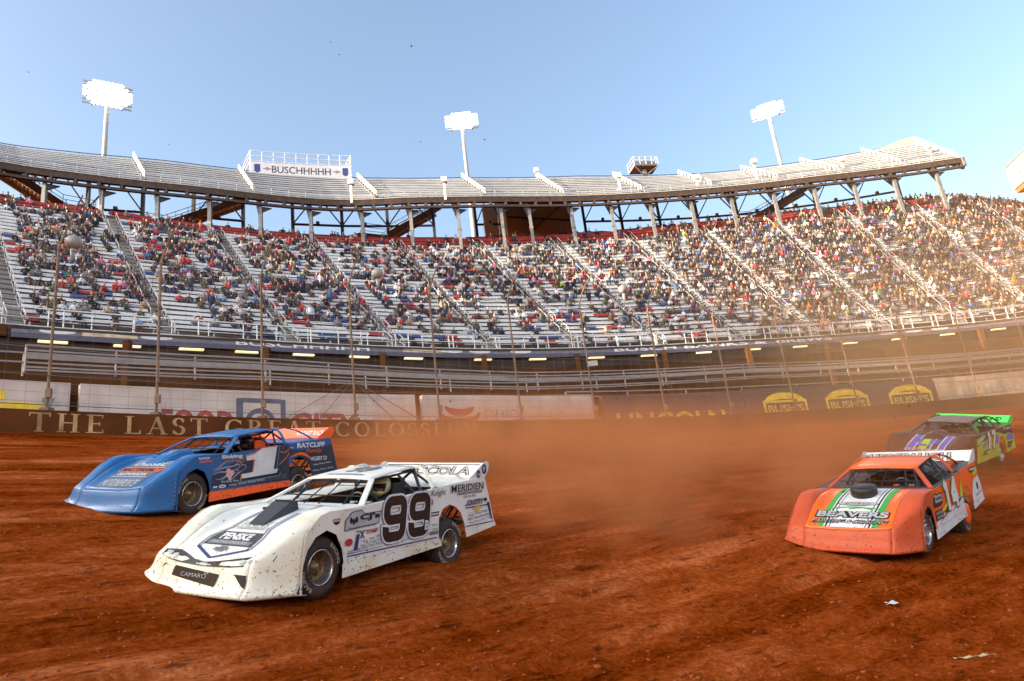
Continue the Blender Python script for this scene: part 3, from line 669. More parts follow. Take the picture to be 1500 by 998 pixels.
for x in (.35, W_ - .95):
    mb = MB(); poly(mb, [(x, .45), (x + .3, .25), (x + .6, .45), (x + .6, 1.3), (x, 1.3)], onb); fadd(mb, 'shield', SHL, tb, TI)
    mb = MB(); fx = x + .9 if x < 2 else x - 1.0; rect(mb, fx, .75, .8, .12, onb); oval(mb, fx + .4, .8, .22, .2, onb); fadd(mb, 'small_emblem', GREYP, tb, TI)
mb = MB()
for oo in (0, 3.):
    f1 = plus(ob, oo + .1)
    for h in (1.7, 2.3, 2.9): arc(mb, fr(a, b, .8), [(f1, plus(zb, h)), (plus(f1, .06), plus(zb, h)), (plus(f1, .06), plus(zb, h + .08)), (f1, plus(zb, h + .08))])
    for t in fr(a, b, .52): mb.tube([P(t, ob(t) + oo + .13, zb(t) + 0), P(t, ob(t) + oo + .13, zb(t) + 2.9)], .045, 4)
for t in (a, b):
    for h in (1.7, 2.3, 2.9): mb.bar(P(t, ob(t), zb(t) + h), P(t, ob(t) + 3, zb(t) + h), .07)
fadd(mb, 'platform_railing', WSTEEL, tb, TI)
mb = MB(); arcbox(mb, fr(a, b, .6), plus(ob, .2), plus(ob, 3.1), plus(zb, .8), plus(zb, 1.0)); fadd(mb, 'platform_floor', MSTEEL, tb, TI)
# ------------------------------------------------------------------ things standing on or behind the deck
LMP = C('floodlight lens', (1, .97, .9), emit=2.5, var=0)
def light_tower(base, top, w, h, ncol, nrow, yaw, lab, watts=700.):
    base, top = Vector(base), Vector(top); r = empty('light_tower', base, lab, 'floodlight tower', 'floodlight towers behind the deck'); inv = Matrix.Translation(-base)
    mb = MB(); mb.tube([base, top - Vector((0, 0, h / 2))], [.36, .22], 12); fadd(mb, 'pole', C('pale steel mast', (.30, .30, .29), rough=.5, var=.08), r, inv)
    M = Matrix.Translation(top) @ Matrix.Rotation(yaw, 4, 'Z') @ Matrix.Rotation(R_(10), 4, 'X')   # local -Y faces the track
    mb = MB()
    for k in range(nrow): z = -h / 2 + h * (k + .5) / nrow; mb.box((0, .35, z), (w / 2, .06, .09), M)
    for x in (-w * .3, 0, w * .3): mb.box((x, .45, 0), (.07, .06, h / 2), M)
    fadd(mb, 'crossarm', STEEL, r, inv)
    al = bpy.data.lights.new('flood_beam', 'AREA'); al.shape = 'ELLIPSE'; al.size = w * .96; al.size_y = h * .96; al.energy = watts; al.color = (1, .93, .82)
    lo_ = bpy.data.objects.new('flood_beam', al); COL.objects.link(lo_); lo_.parent = r; lo_.matrix_parent_inverse = inv
    pos = M @ Vector((0, -.12, 0)); lo_.location = pos; lo_.rotation_euler = (Vector((3, 14, 0)) - pos).to_track_quat('-Z', 'Y').to_euler()
    for k in range(nrow):
        for j in range(ncol):
            if ((j + .5) / ncol * 2 - 1) ** 2 + ((k + .5) / nrow * 2 - 1) ** 2 > 1.06: continue
            x = -w / 2 + w * (j + .5) / ncol + 0; z = -h / 2 + h * (k + .5) / nrow
            Q = M @ Matrix.Translation((x, 0, z)) @ Matrix.Rotation(R_(90), 4, 'X'); rr = w / ncol * .52
            g = MB(); g.lathe([(rr * .3, -.32), (rr * .75, -.2), (rr, 0), (rr * .96, .02)], Q, 12); hsg = fadd(g, 'lamp', STEEL, r, inv)
            g = MB(); g.lathe([(rr * .94, .0), (rr * .5, .03), (.001, .04)], Q, 12); g.build('lens', LMP, hsg)
PTS_LAMP = [
 ((-42.93, 68.61, 30.), (-42.92, 68.62, 56.2), 5.0, 3.0, 11, 7, R_(32), 'lit floodlight tower standing behind the left end of the deck, widest glow'),
 ((-3.26, 84.77, 30.), (-3.28, 84.77, 58.1), 4.5, 2.4, 10, 6, R_(2), 'lit floodlight tower standing behind the middle of the deck'),
 ((38.77, 85.86, 30.), (38.8, 85.84, 54.6), 4.3, 2.0, 10, 5, R_(-24), 'lit floodlight tower standing behind the right part of the deck')]
for (ba, to, w, h, nc, nr, yw, lab) in PTS_LAMP: light_tower(ba, to, w, h, nc, nr, yw, lab)
for t_, nm_ in ((-64, 'first'), (-86, 'second'), (-112, 'third'), (-140, 'fourth'), (-172, 'fifth')):   # unseen towers added to brighten the shade, standing in for the ring
    q_ = P(t_, 50, 56); light_tower((q_.x, q_.y, 0), tuple(q_), 4.6, 2.6, 4, 3, math.atan2(-q_.x + 3, q_.y - 14), 'unseen floodlight tower added beyond the left edge to fill the shade, %s round the bowl' % nm_, FILL_FLOODW)
SPK = C('white speaker cabinet', (.66, .64, .6), var=.08)
def speaker_post(t, z, o, hgt, lab):
    mb = MB(); b0 = P(t, o, z - hgt); mb.bar(b0, P(t, o, z), .22); r = mb.build('speaker_post', CREAM)
    tag(r, lab, 'speaker post', 'pale speaker posts along the deck'); mb = MB(); mb.box(P(t, o - .1, z), (.28, .3, .26), None); mb.build('speaker', SPK, r)
for t, z, o, hgt, lab in [
 (-30.85, 36.4, 28.3, 2.2, 'pale speaker post on the deck just right of the rooftop banner'),
 (-26.4, 36.9, 26.3, 2.2, 'pale speaker post on the deck beside the middle floodlight mast'),
 (-19.05, 45.3, 36, 4.5, 'tall pale speaker post behind the deck right of the middle floodlight mast'),
 (-16.35, 38.9, 26, 2.2, 'pale speaker post on the deck left of the small camera platform'),
 (-11.85, 38.2, 25, 2.6, 'pale speaker post on the deck right of the small camera platform'),
 (-8.45, 39.4, 24, 4., 'taller pale speaker post on the deck left of the right floodlight mast'),
 (-3.3, 38.6, 23.5, 3., 'sunlit speaker post on the deck right of the right floodlight mast'),
 (1.9, 39.0, 23.5, 3., 'sunlit speaker post at the right end of the deck')]: speaker_post(t, z, o, hgt, lab)
# covered camera platform
c = P(-12.3, 36, 0); r = empty('camera_platform', (c.x, c.y, 40), 'small boxy railed camera platform raised on one post behind the deck', 'platform'); inv = Matrix.Translation(-r.location)
PZ = 45.9
mb = MB(); mb.bar(P(-12.25, 36, 38), P(-12.25, 36, PZ), .5); fadd(mb, 'post', COLM, r, inv)
mb = MB(); arcbox(mb, [-13., -11.5], 35, 37.2, PZ, PZ + .22); mb.bar(P(-13, 35, PZ), P(-12.25, 36, PZ - 1.), .15); mb.bar(P(-11.5, 35, PZ), P(-12.25, 36, PZ - 1.), .15); fadd(mb, 'deck', COLM, r, inv)
mb = MB(); arcbox(mb, [-12.9, -11.6], 35.3, 36.9, PZ + .23, PZ + .8); fadd(mb, 'cabin', MSTEEL, r, inv)
mb = MB()
for hh in (.8, 1.3):
    for oo in (35, 37.2): mb.bar(P(-13, oo, PZ + hh), P(-11.5, oo, PZ + hh), .07)
    for t in (-13, -11.5): mb.bar(P(t, 35, PZ + hh), P(t, 37.2, PZ + hh), .07)
for t in fr(-13, -11.5, .42):
    for oo in (35, 37.2): mb.bar(P(t, oo, PZ + .2), P(t, oo, PZ + 1.3), .06)
fadd(mb, 'railing', WSTEEL, r, inv)
# press tower at the right edge
BW = C('white tower cladding', (.78, .76, .72), rough=.6, var=.05); ORG = C('orange trim', (.55, .13, .04), rough=.6)
r = empty('press_tower', (70, 80, 38), 'white press tower with orange trim at the right edge of the picture', 'building'); inv = Matrix.Translation(-r.location)
def hexa(mb, x0, y0, x1, y1, x2, y2, x3, y3, z0, z1):
    V = [(x0, y0, z0), (x1, y1, z0), (x2, y2, z0), (x3, y3, z0), (x0, y0, z1), (x1, y1, z1), (x2, y2, z1), (x3, y3, z1)]
    mb.add(V, [(3, 2, 1, 0), (4, 5, 6, 7), (0, 1, 5, 4), (1, 2, 6, 5), (2, 3, 7, 6), (3, 0, 4, 7)])
mb = MB(); hexa(mb, 68.3, 86.6, 66.3, 68, 80, 66.5, 82, 85, 38.6, 41.75); fadd(mb, 'wall', BW, r, inv)
mb = MB(); hexa(mb, 68.2, 86.7, 66.2, 67.9, 80.1, 66.4, 82.1, 85.1, 41.78, 41.95); hexa(mb, 68.5, 86.4, 66.5, 68.2, 79.8, 66.7, 81.8, 84.8, 38.0, 38.57); fadd(mb, 'trim', ORG, r, inv)
mb = MB(); hexa(mb, 69.4, 85.6, 67.5, 69, 79, 67.5, 81, 84, 5, 37.98); fadd(mb, 'tower_base', BW, r, inv)
mb = MB()
for y in (84.3, 80, 76): x = 68.3 - (86.6 - y) * .1075; hexa(mb, x - .02, y, x - .05, y - .35, x + .1, y - .35, x + .1, y, 39.7, 40.6)
fadd(mb, 'window', C('dark pane', (.1, .12, .14), rough=.2), r, inv)
# ------------------------------------------------------------------ spectators
SKIN = C('skin', (.42, .22, .15), rough=.6, var=.1); SKIN2 = C('tanned skin', (.30, .15, .10), rough=.6, var=.1)
CL = [('black', (.012, .012, .014)), ('charcoal', (.05, .05, .055)), ('grey', (.17, .17, .175)), ('navy', (.02, .03, .075)), ('blue', (.05, .12, .33)), ('white', (.6, .6, .6)), ('red', (.40, .03, .03)),
      ('maroon', (.13, .02, .03)), ('brown', (.12, .065, .035)), ('tan', (.36, .26, .17)), ('olive', (.09, .09, .04)), ('orange', (.60, .15, .03)), ('pink', (.62, .16, .30)), ('light blue', (.28, .40, .60)), ('purple', (.13, .05, .25)), ('lime', (.45, .62, .06)), ('green', (.03, .15, .06))]
CW = np.array([32, 22, 13, 10, 2.6, 9, 3.4, 3.6, 8, 5, 6, 1.2, .8, 2.2, .7, .2, .8]); CW = CW / CW.sum()
CM = [C('%s cloth' % n, c, rough=.85, var=.15) for n, c in CL]
HAIR = [('brown hair', C('brown hair', (.05, .028, .015))), ('black cap', CM[0]), ('blond hair', C('blond hair', (.32, .22, .11))), ('white cap', CM[5]), ('red cap', CM[6]), ('camouflage cap', CM[10]), ('grey hair', C('grey hair', (.28, .27, .26))), ('navy cap', CM[3])]
HW = np.array([22, 22, 8, 6, 5, 7, 7, 6]); HW = HW / HW.sum()
# material slots of a figure: 0 top, 1 trousers, 2 skin, 3 hair or cap
def figure(kind, lod=0):
    """a spectator facing -Y, seat or feet at the origin: returns V, F, slot"""
    m = MB(); n = 7 if lod == 0 else 5
    sit = kind != 'stand'; hz = .0 if sit else .86
    lean = {'sit': .05, 'lean': -.16, 'arm': .03, 'turn': .05, 'stand': 0}[kind]
    m.mi = 0
    sh = Vector((0, lean, hz + .52)); 
    pts = [(0, .02, hz + .0), (0, .02 + lean * .2, hz + .18), (0, .02 + lean * .6, hz + .36), (0, .02 + lean, hz + .50), (0, .02 + lean, hz + .57)]
    b0 = len(m.V); m.tube(pts, [.155, .15, .175, .165, .075], n)
    for i in range(b0, len(m.V)): x, y, z = m.V[i]; m.V[i] = (x * 1.18, y * .82 + .003, z)
    for s in (-1, 1):
        S = Vector((s * .19, .02 + lean, hz + .49))
        if kind == 'arm' and s == 1: E_ = S + Vector((.10, -.06, .22)); H_ = E_ + Vector((-.08, -.08, .22))
        elif kind == 'stand': E_ = S + Vector((s * .05, .0, -.27)); H_ = E_ + Vector((-s * .02, -.12, -.2))
        else: E_ = S + Vector((s * .06, -.08, -.24)); H_ = E_ + Vector((-s * .13, -.20, -.02))
        m.mi = 0; m.tube([S, E_, H_], [.062, .052, .038], n - 2); m.mi = 2
        if lod == 0: m.ball(H_ + (H_ - E_).normalized() * .04, (.036, .045, .036), 6, 4)
        m.mi = 1; hp = Vector((s * .09, .0, hz + .02))
        if sit: k_ = hp + Vector((s * .05, -.42, .03)); f_2 = k_ + Vector((0, .04, -.44))
        else: k_ = hp + Vector((s * .02, -.03, -.42)); f_2 = k_ + Vector((0, .04, -.42))
        m.tube([hp, k_, f_2], [.095, .072, .05], n - 1)
        if lod == 0: m.tube([f_2 + Vector((0, .04, -.0)), f_2 + Vector((0, -.16, -.02))], [.05, .04], 5)
    m.mi = 2; hd = Vector((0, lean - .01, hz + .72)); m.tube([(0, lean + .01, hz + .54), (0, lean, hz + .66)], [.05, .05], 5)
    m.ball(hd, (.078, .098, .118), n + 1, 6 if lod == 0 else 4)
    if lod == 0: m.ball(hd + Vector((0, -.098, -.015)), (.015, .02, .022), 5, 3)
    m.mi = 3; m.ball(hd + Vector((0, .018, .035)), (.09, .105, .105), n + 1, 6 if lod == 0 else 4)
    if lod == 0 and kind in ('sit', 'arm'): m.box(hd + Vector((0, -.12, .05)), (.06, .05, .008))
    return m
def place(k, t, jit=0.):
    if k < NR: o0, z0 = row_oz(t, k); zz = row_oz(t, k + 1)[1]
    else: o0, z0 = offG(t) + (k - NR) * .85, ZG + (k - NR) * .45; zz = z0 + .45
    return o0 + .34, zz + .45, zz
seatpos = []
for s in range(1, len(AIS) - 3):
    a, b = AIS[s] + .34, AIS[s + 1] - .34
    for k in range(NR + 4):
        r_ = row_oz(a, min(k, NR))[0]; st_ = math.degrees(.56 / (RW + r_)); t = a
        while t < b:
            t += st_
            mid = (a + b) / 2
            dens = .36 + .28 * min(1, k / 16.)
            dens += .08 * vn(np.array(t * .35), np.array(k * .18), 9) * 2 + .14 * (vn(np.array(t * 1.3), np.array(k * .9), 12))
            if t > -14: dens += .18
            if k < 2: dens -= .2
            if k >= NR - 2: dens = .10 if t < -14 else .5
            if random.random() < dens: seatpos.append((k, t, s))
CAMF = Vector((0, math.cos(R_(16.895)), math.sin(R_(16.895))))
def vis(v):
    z = v.dot(CAMF)
    if z <= 0: return None
    r = R_(6.9); p = R_(16.895); U0 = Vector((0, -math.sin(p), math.cos(p))); R0_ = Vector((1, 0, 0))
    Rr = math.cos(r) * R0_ - math.sin(r) * U0; Ur = math.sin(r) * R0_ + math.cos(r) * U0
    u, w = 750 + 1040 * v.dot(Rr) / z, 499 - 1040 * v.dot(Ur) / z
    return (z, u, w) if -5 < u < 1505 and -5 < w < 1003 else None
cand = []
for k, t, s in seatpos:
    o, z, zz = place(k, t); q = vis(P(t, o, z + .5))
    if q: cand.append((q[0], k, t, s, q[1], q[2]))
cand.sort(); near = cand[:290]; far = cand[290:]
KINDS = ['sit', 'lean', 'arm', 'turn', 'stand']; KW = [.5, .24, .04, .18, .04]
fig = {k: figure(k) for k in KINDS}; fcache = {}
used = set()
NUM = {1: 'first', 2: 'second', 3: 'third', 4: 'fourth', 5: 'fifth', 6: 'sixth', 7: 'seventh', 8: 'eighth', 9: 'ninth', 10: 'tenth', 11: 'eleventh', 12: 'twelfth', 13: 'thirteenth', 14: 'fourteenth', 15: 'fifteenth', 16: 'sixteenth', 17: 'seventeenth', 18: 'eighteenth', 19: 'nineteenth', 20: 'twentieth'}
for _i, _w in enumerate(('twenty-first', 'twenty-second', 'twenty-third', 'twenty-fourth', 'twenty-fifth', 'twenty-sixth', 'twenty-seventh', 'twenty-eighth', 'twenty-ninth', 'thirtieth', 'thirty-first', 'thirty-second', 'thirty-third', 'thirty-fourth', 'thirty-fifth')): NUM[21 + _i] = _w
AW = ['first', 'second', 'third', 'fourth', 'fifth', 'sixth', 'seventh']
bysec = {}
for q in near: bysec.setdefault((q[1], q[3]), []).append(q[2])
for d, k, t, s, u, v in near:
    kd = random.choices(KINDS, KW)[0]; ci = int(rng.choice(len(CL), p=CW)); hi = int(rng.choice(len(HAIR), p=HW)); sk = SKIN if random.random() < .75 else SKIN2; tr = random.choice([3, 1, 0, 3, 8])
    key = (kd, ci, hi, tr)
    fg = fig[kd]; mats = [CM[ci], CM[tr], sk, HAIR[hi][1]]
    if key not in fcache:
        o = fg.build('person', mats, smooth=True); fcache[key] = o.data
    else: o = link('person', fcache[key])
    oo, z, zz = place(k, t); 
    o.location = P(t, oo - (.25 if kd == 'stand' else 0), zz if kd == 'stand' else z)
    o.rotation_euler = (0, 0, -R_(t) + random.uniform(-.25, .25) + (.5 if kd == 'turn' else 0))
    sc_ = random.uniform(.82, 1.0); o.scale = (sc_, sc_, sc_)
    idx = sorted(bysec[(k, s)]).index(t) + 1; idx = NUM.get(idx, str(idx))
    verb = {'sit': 'sitting', 'lean': 'leaning forward', 'arm': 'waving', 'turn': 'turned sideways', 'stand': 'standing'}[kd]
    vis_ai = s - 1
    lab = '%s %s, %s, %s bench, %s person along the %s seating block' % (CL[ci][0], 'top', HAIR[hi][0], NUM[k + 1], idx, AW[min(vis_ai, 6)])
    assert lab not in used; used.add(lab)
    tag(o, lab, 'spectator', 'spectators on the lower benches')
# the rest of the crowd as one mass
FV = []; FF = []; FI_ = []; lo = {k: figure(k, 1) for k in KINDS}; lo = {k: (np.array([tuple(v) for v in m.V]), m.F, np.array(m.I)) for k, m in lo.items()}
allm = CM + [SKIN, SKIN2] + [h[1] for h in HAIR]; nv = 0
for d, k, t, s, u, v in far:
    kd = random.choices(KINDS, KW)[0]; V, F, Is = lo[kd]; ci = int(rng.choice(len(CL), p=CW)); hi = int(rng.choice(len(HAIR), p=HW)); tr = random.choice([3, 1, 0, 3, 8])
    fs = random.uniform(.8, 1.0)
    mp = [ci, tr, len(CM) + (random.random() > .75), len(CM) + 2 + hi]
    oo, z, zz = place(k, t); p = P(t, oo, zz if kd == 'stand' else z); a = -R_(t) + random.uniform(-.3, .3); ca, sa = math.cos(a), math.sin(a)
    W = np.stack([(V[:, 0] * ca - V[:, 1] * sa) * fs + p.x, (V[:, 0] * sa + V[:, 1] * ca) * fs + p.y, V[:, 2] * fs + p.z], 1)
    FV.append(W); FF += [tuple(i + nv for i in f) for f in F]; FI_ += [mp[i] for i in Is]; nv += len(V)
cr = mesh('crowd', np.concatenate(FV), FF, allm, mi=FI_); tag(cr, 'dense crowd of seated spectators filling the upper benches of the curved stand', 'crowd', kind='stuff')
print('crowd', len(near), len(far), len(FF))
# ------------------------------------------------------------------ race cars (x forward, y left, z up)
zh = I([.60, 1.0, 1.3, 1.7, 1.87, 2.12, 2.3], [.955, .90, .815, .665, .575, .45, .40])
zcr = I([.60, 1.0, 1.25, 1.4, 1.6, 1.8, 2.0, 2.12, 2.3], [.96, .985, .985, .955, .85, .70, .54, .46, .40])
drop = I([1.0, 1.3, 1.6, 1.9, 2.1], [.01, .02, .07, .12, .15])
def xlip(y):
    if y > 0: return 2.25 - .07 * (y / .75) ** 2 if y < .75 else 2.18 - .47 * ((y - .75) / .33) ** 1.15
    a = -y; return 2.25 - .02 * (a / .75) ** 2 if a < .75 else 2.23 - .08 * ((a - .75) / .33) ** 1.6
def lipz(y): return .13 * max(0, (-y - .35) / .73) ** 1.5
def ztop(x, y):
    a = abs(y); s = min(1, max(0, (a - .58) / .26)); s = s * s * (3 - 2 * s)
    z = zh(x) + (zcr(x) - zh(x)) * s
    e = max(0, (a - .93) / .15); return z - (drop(x) + .015) * e * e
def solid(o, t=.008):
    m = o.modifiers.new('thickness', 'SOLIDIFY'); m.thickness = t; m.offset = 0; return o
def nose_grid(y0, y1, xa, xb_face, n=10, nx=16):
    """top surface from xa forward, optionally down the face to the lip"""
    V = []; m = None; ys = [y0 + (y1 - y0) * i / n for i in range(n + 1)]
    for y in ys:
        xl = xlip(y); xt = xl - .12
        row = []
        if xb_face != 'faceonly':
            for k in range(nx + 1): x = xa + (xt - xa) * k / nx; row.append((x, y, ztop(x, y)))
        if xb_face:
            z1 = ztop(xt, y)
            if xb_face == 'faceonly': row.append((xt, y, z1))
            for f, dx in ((.12, .022), (.4, .045), (.7, .07), (.9, .10)): row.append((xt + dx, y, z1 + (.13 + lipz(y) - z1) * f))
            q = lipz(y); row += [(xl + .015, y, .132 + q), (xl + .028, y, .118 + q), (xl + .026, y, .095 + q), (xl - .02, y, .075 + q), (xl - .12, y, .06 + q)]
        m = len(row); V += row
    F = [(i * m + k, i * m + k + 1, (i + 1) * m + k + 1, (i + 1) * m + k) for i in range(n) for k in range(m - 1)]
    return V, F
def plate(name, pts, y, m, parent, t=.008, yfn=None):
    V = [(x, (yfn(x, z) if yfn else y), z) for x, z in pts]
    bm = bmesh.new(); vs = [bm.verts.new(v) for v in V]; f = bm.faces.new(vs); bmesh.ops.triangulate(bm, faces=[f])
    me = bpy.data.meshes.new(name); bm.to_mesh(me); bm.free(); me.materials.append(m); o = link(name, me, parent); return solid(o, t)
def pose(p, a):
    return Matrix.Translation(p) @ Matrix.Rotation(R_(a[0]), 4, 'Z') @ Matrix.Rotation(R_(a[1]), 4, 'Y') @ Matrix.Rotation(R_(a[2]), 4, 'X')
RUB = C('dusty tyre rubber', (.030, .024, .021), rough=.85, var=.3, vs=6, bump=.6, bs=60, mud=.35, mudcol=(.10, .048, .025))
CHR = C('polished wheel lip', (.55, .55, .56), rough=.22, metal=.9, var=.1, mud=.25)
GLD = C('muddy brass wheel centre', (.24, .17, .08), rough=.45, metal=.6, var=.3, vs=8, mud=.4)
BLK = C('black bar', (.012, .012, .013), rough=.45, var=.2)
INT = C('dark cockpit lining', (.02, .02, .022), rough=.7, var=.2)
TLET = C('white tyre lettering', (.45, .38, .3), rough=.8)
def wheel(root, c, steer=0., roll=0., disc=None, side=1, R=.36, W=.33):
    w = empty('wheel', (0, 0, 0), parent=root); w.location = c
    # local: outer face towards +Y (side=1)
    Mz = Matrix.Rotation(steer, 4, 'Z') @ Matrix.Rotation(R_(-90) * side, 4, 'X') @ Matrix.Rotation(roll, 4, 'Z')
    mb = MB(); h = W / 2
    pr = [(.20, h - .045), (.215, h - .012), (.25, h + .002), (.30, h - .004), (.335, h - .02), (.352, h - .05)]
    full = pr + [(R, h - .09)] + [(R, h - .09 - (W - .18) * (i + 1) / 8) for i in range(8)] + [(r, -z) for r, z in pr[::-1]]
    mb.lathe(full, Mz, 48)
    nb = 40   # tread blocks
    for k in range(nb):
        for j in range(4):
            a = 2 * math.pi * (k + (j % 2) * .5) / nb; z = -h + .075 + (W - .15) * (j + .5) / 4
            mb.box((R, 0, z), (.009, .021, .030), Mz @ Matrix.Rotation(a, 4, 'Z'))
    mb.build('tyre', RUB, w, smooth=False)
    for f in w.children[-1].data.polygons[: (len(full) - 1) * 48]: f.use_smooth = True
    mb = MB(); mb.lathe([(.206, h - .04), (.212, h - .008), (.205, h + .004), (.196, h - .008), (.19, h - .04), (.182, h - .09), (.172, h - .13)], Mz, 40)
    rim = mb.build('rim', CHR, w, smooth=True)
    mb = MB(); mb.lathe([(.174, h - .12), (.15, h - .16), (.12, h - .15), (.08, h - .135), (.075, h - .10), (.05, h - .095), (.045, h - .06), (.001, h - .055)], Mz, 32)
    for k in range(10):
        a = 2 * math.pi * k / 10; mb.ball(Mz @ Vector((.135 * math.cos(a), .135 * math.sin(a), h - .145)), .014, 6, 4)
    for k in range(5):
        a = 2 * math.pi * k / 5; mb.lathe([(.012, h - .13), (.012, h - .105), (.001, h - .1)], Mz @ Matrix.Translation((.10 * math.cos(a), .10 * math.sin(a), 0)), 6)
    mb.build('wheel_centre', GLD, w, smooth=True)
    if disc:
        mb = MB(); mb.lathe([(.20, h + .002), (.196, h + .014), (.15, h + .03), (.001, h + .034)], Mz, 36); mb.build('mud_cover', disc, w, smooth=True)
    mb = MB()
    for a0 in (40, 220):
        V_, F_ = text_data('HOOSIER'[:0] + 'RACING', .01)
        mn, mx = V_.min(0), V_.max(0)
        pts = []
        for x, y in V_:
            a = R_(a0) - (x - mn[0]) / (mx[0] - mn[0]) * 1.0; r = .265 + .05 * (y - mn[1]) / (mx[1] - mn[1]); pts.append(Mz @ Vector((r * math.cos(a) * side, r * math.sin(a), h + .004)))
        mb.add(pts, F_)
    mb.build('sidewall_lettering', TLET, w)
    return w
arch_f = [(1.665, .08), (1.665, .37), (1.60, .55), (1.47, .69), (1.29, .75), (1.13, .68), (1.03, .5), (1.0, .36)]
arch_r = [(-1.66, .40), (-1.645, .5), (-1.55, .68), (-1.42, .78), (-1.25, .83), (-1.08, .78), (-.98, .66), (-.96, .5)]
def build_car(name, p, a, S, label, group='dirt race cars'):
    root = empty(name, label=label, cat='race car', group=group, mat=pose(p, a))
    B = S['body']; SK = S['skirt']; HD = S['hood']; RF = S['roof']
    # nose, hood, fenders
    V, F = nose_grid(-.72, .72, 2.0, 'faceonly', 20); solid(mesh('nose', V, F, S['nose'], root, True))
    for y0, y1 in ((-1.08, -.72), (.72, 1.08)):
        V, F = nose_grid(y0, y1, .60, True, 12); o = solid(mesh('fender', V, F, S.get('fender', S['nose']), root, True))
    V, F = nose_grid(-.72, .72, .60, False, 24); solid(mesh('hood', V, F, HD, root, True))
    fl = [(1.0, .965), (1.25, .968), (1.4, .93), (1.55, .815), (1.63, .72), (1.675, .4), (1.70, .08)] + arch_f
    plate('fender_side', fl, 1.083, S.get('fender', S['nose']), root)
    plate('fender_side', [(1.0, .965), (1.25, .968), (1.4, .93), (1.6, .8), (1.8, .62), (2.0, .40), (2.13, .22)] + arch_f, -1.083, S.get('fender', S['nose']), root)
    # side panels
    for sd in (1, -1):
        yf = lambda x, z, sd=sd: sd * (1.088 - .03 * max(0, z - .4))
        plate('door_panel', [(1.0, .968), (.6, .975), (-.1, 1.02), (-.7, 1.07), (-.96, 1.095), (-.96, .375), (1.0, .325)], 0, S['door'], root, yfn=yf)
        plate('quarter_panel', [(-.963, 1.095), (-1.25, 1.12), (-2.26, 1.18), (-2.4, .76), (-2.49, .47), (-1.66, .405)] + arch_r[1:], 0, S['quarter'], root, yfn=yf)
        yk = lambda x, z, sd=sd: sd * (1.09 + .05 * (.38 - z))
        plate('skirt', [(1.02, .322), (-.985, .372), (-1.02, .26), (1.035, .155)], 0, SK, root, yfn=yk, t=.01)
        plate('skirt', [(-1.655, .40), (-2.50, .465), (-2.56, .385), (-1.68, .30)], 0, SK, root, yfn=yk, t=.01)
        plate('spoiler_side', [(-1.78, 1.165), (-1.95, 1.22), (-2.10, 1.32), (-2.24, 1.42), (-2.32, 1.435), (-2.38, 1.40), (-2.37, 1.30), (-2.27, 1.185)], sd * 1.07, S['spoiler'], root)
    # spoiler blade, rear deck, sills
    mb = MB(); mb.add([(-2.22, -1.06, 1.185), (-2.22, 1.06, 1.185), (-2.33, 1.06, 1.405), (-2.33, -1.06, 1.405)], [(0, 1, 2, 3)]); solid(mb.build('spoiler', S['spoiler'], root))
    mb = MB()
    dk = [(-1.05, 1.10), (-1.5, 1.135), (-2.25, 1.18)]
    for (x0, z0), (x1, z1) in zip(dk, dk[1:]): mb.add([(x0, -1.06, z0), (x0, 1.06, z0), (x1, 1.06, z1), (x1, -1.06, z1)], [(0, 1, 2, 3)])
    tp = [(.60, .96), (.3, .985), (-.1, 1.01), (-.7, 1.06), (-1.05, 1.09)]
    for ya, yb in ((-1.07, -.42), (.94, 1.075)):
        for (x0, z0), (x1, z1) in zip(tp, tp[1:]): mb.add([(x0, ya, z0 - .006), (x0, yb, z0 - .006), (x1, yb, z1 - .006), (x1, ya, z1 - .006)], [(0, 1, 2, 3)])
    mb.add([(.6, -.42, .955), (.6, .94, .955), (.38, .94, .962), (.38, -.42, .962)], [(0, 1, 2, 3)])
    solid(mb.build('deck', S['deck'], root))
    mb = MB()   # tail panel and floor tray
    mb.add([(-2.27, -1.04, 1.17), (-2.27, 1.04, 1.17), (-2.42, 1.04, .7), (-2.42, -1.04, .7)], [(0, 1, 2, 3)])
    solid(mb.build('tail_panel', S['deck'], root))
    mb = MB(); mb.box((-.05, -.02, .20), (1.0, .80, .012)); mb.box((-.05, -.43, .6), (1.0, .01, .34)); mb.box((.72, 0, .55), (.01, .8, .3)); mb.box((-1.02, .2, .66), (.01, .66, .4)); mb.box((1.35, 0, .42), (.5, .45, .16)); mb.box((-1.5, 0, .40), (.35, .42, .15))
    mb.tube([(1.32, -.9, .32), (1.32, .9, .32)], .05, 8); mb.tube([(-1.32, -.9, .26), (-1.32, .9, .26)], .06, 8)
    mb.bar((-1.0, .62, .4), (-2.3, .62, .45), .05); mb.bar((-1.0, -.62, .4), (-2.3, -.62, .45), .05); mb.bar((-2.3, -.62, .45), (-2.3, .62, .45), .05)
    for s in (.62, .75, -.62): mb.tube([(-1.0, s, .35), (-1.3, s, .85), (-2.2, s, .9)], .022, 6); mb.tube([(-1.0, s, .85), (-1.6, s, .35), (-2.2, s, .9)], .018, 6)
    mb.tube([(-.98, .95, .62), (-1.68, .95, .60)], .015, 6); mb.tube([(-1.1, .95, .8), (-1.62, .95, .45)], .013, 6); mb.tube([(-1.5, .95, .8), (-1.05, .95, .5)], .013, 6)
    mb.build('chassis', INT, root)
    # roof
    V = []; n = 8; X = [-.02, -.05, -.3, -.6, -.85, -1.05]; Z = [1.25, 1.272, 1.31, 1.348, 1.375, 1.392]
    for x, z in zip(X, Z):
        for j in range(n + 1): y = -.62 + 1.24 * j / n; V.append((x, y, z + .022 * (1 - (y / .62) ** 2)))
    F = [(i * (n + 1) + j, i * (n + 1) + j + 1, (i + 1) * (n + 1) + j + 1, (i + 1) * (n + 1) + j) for i in range(len(X) - 1) for j in range(n)]
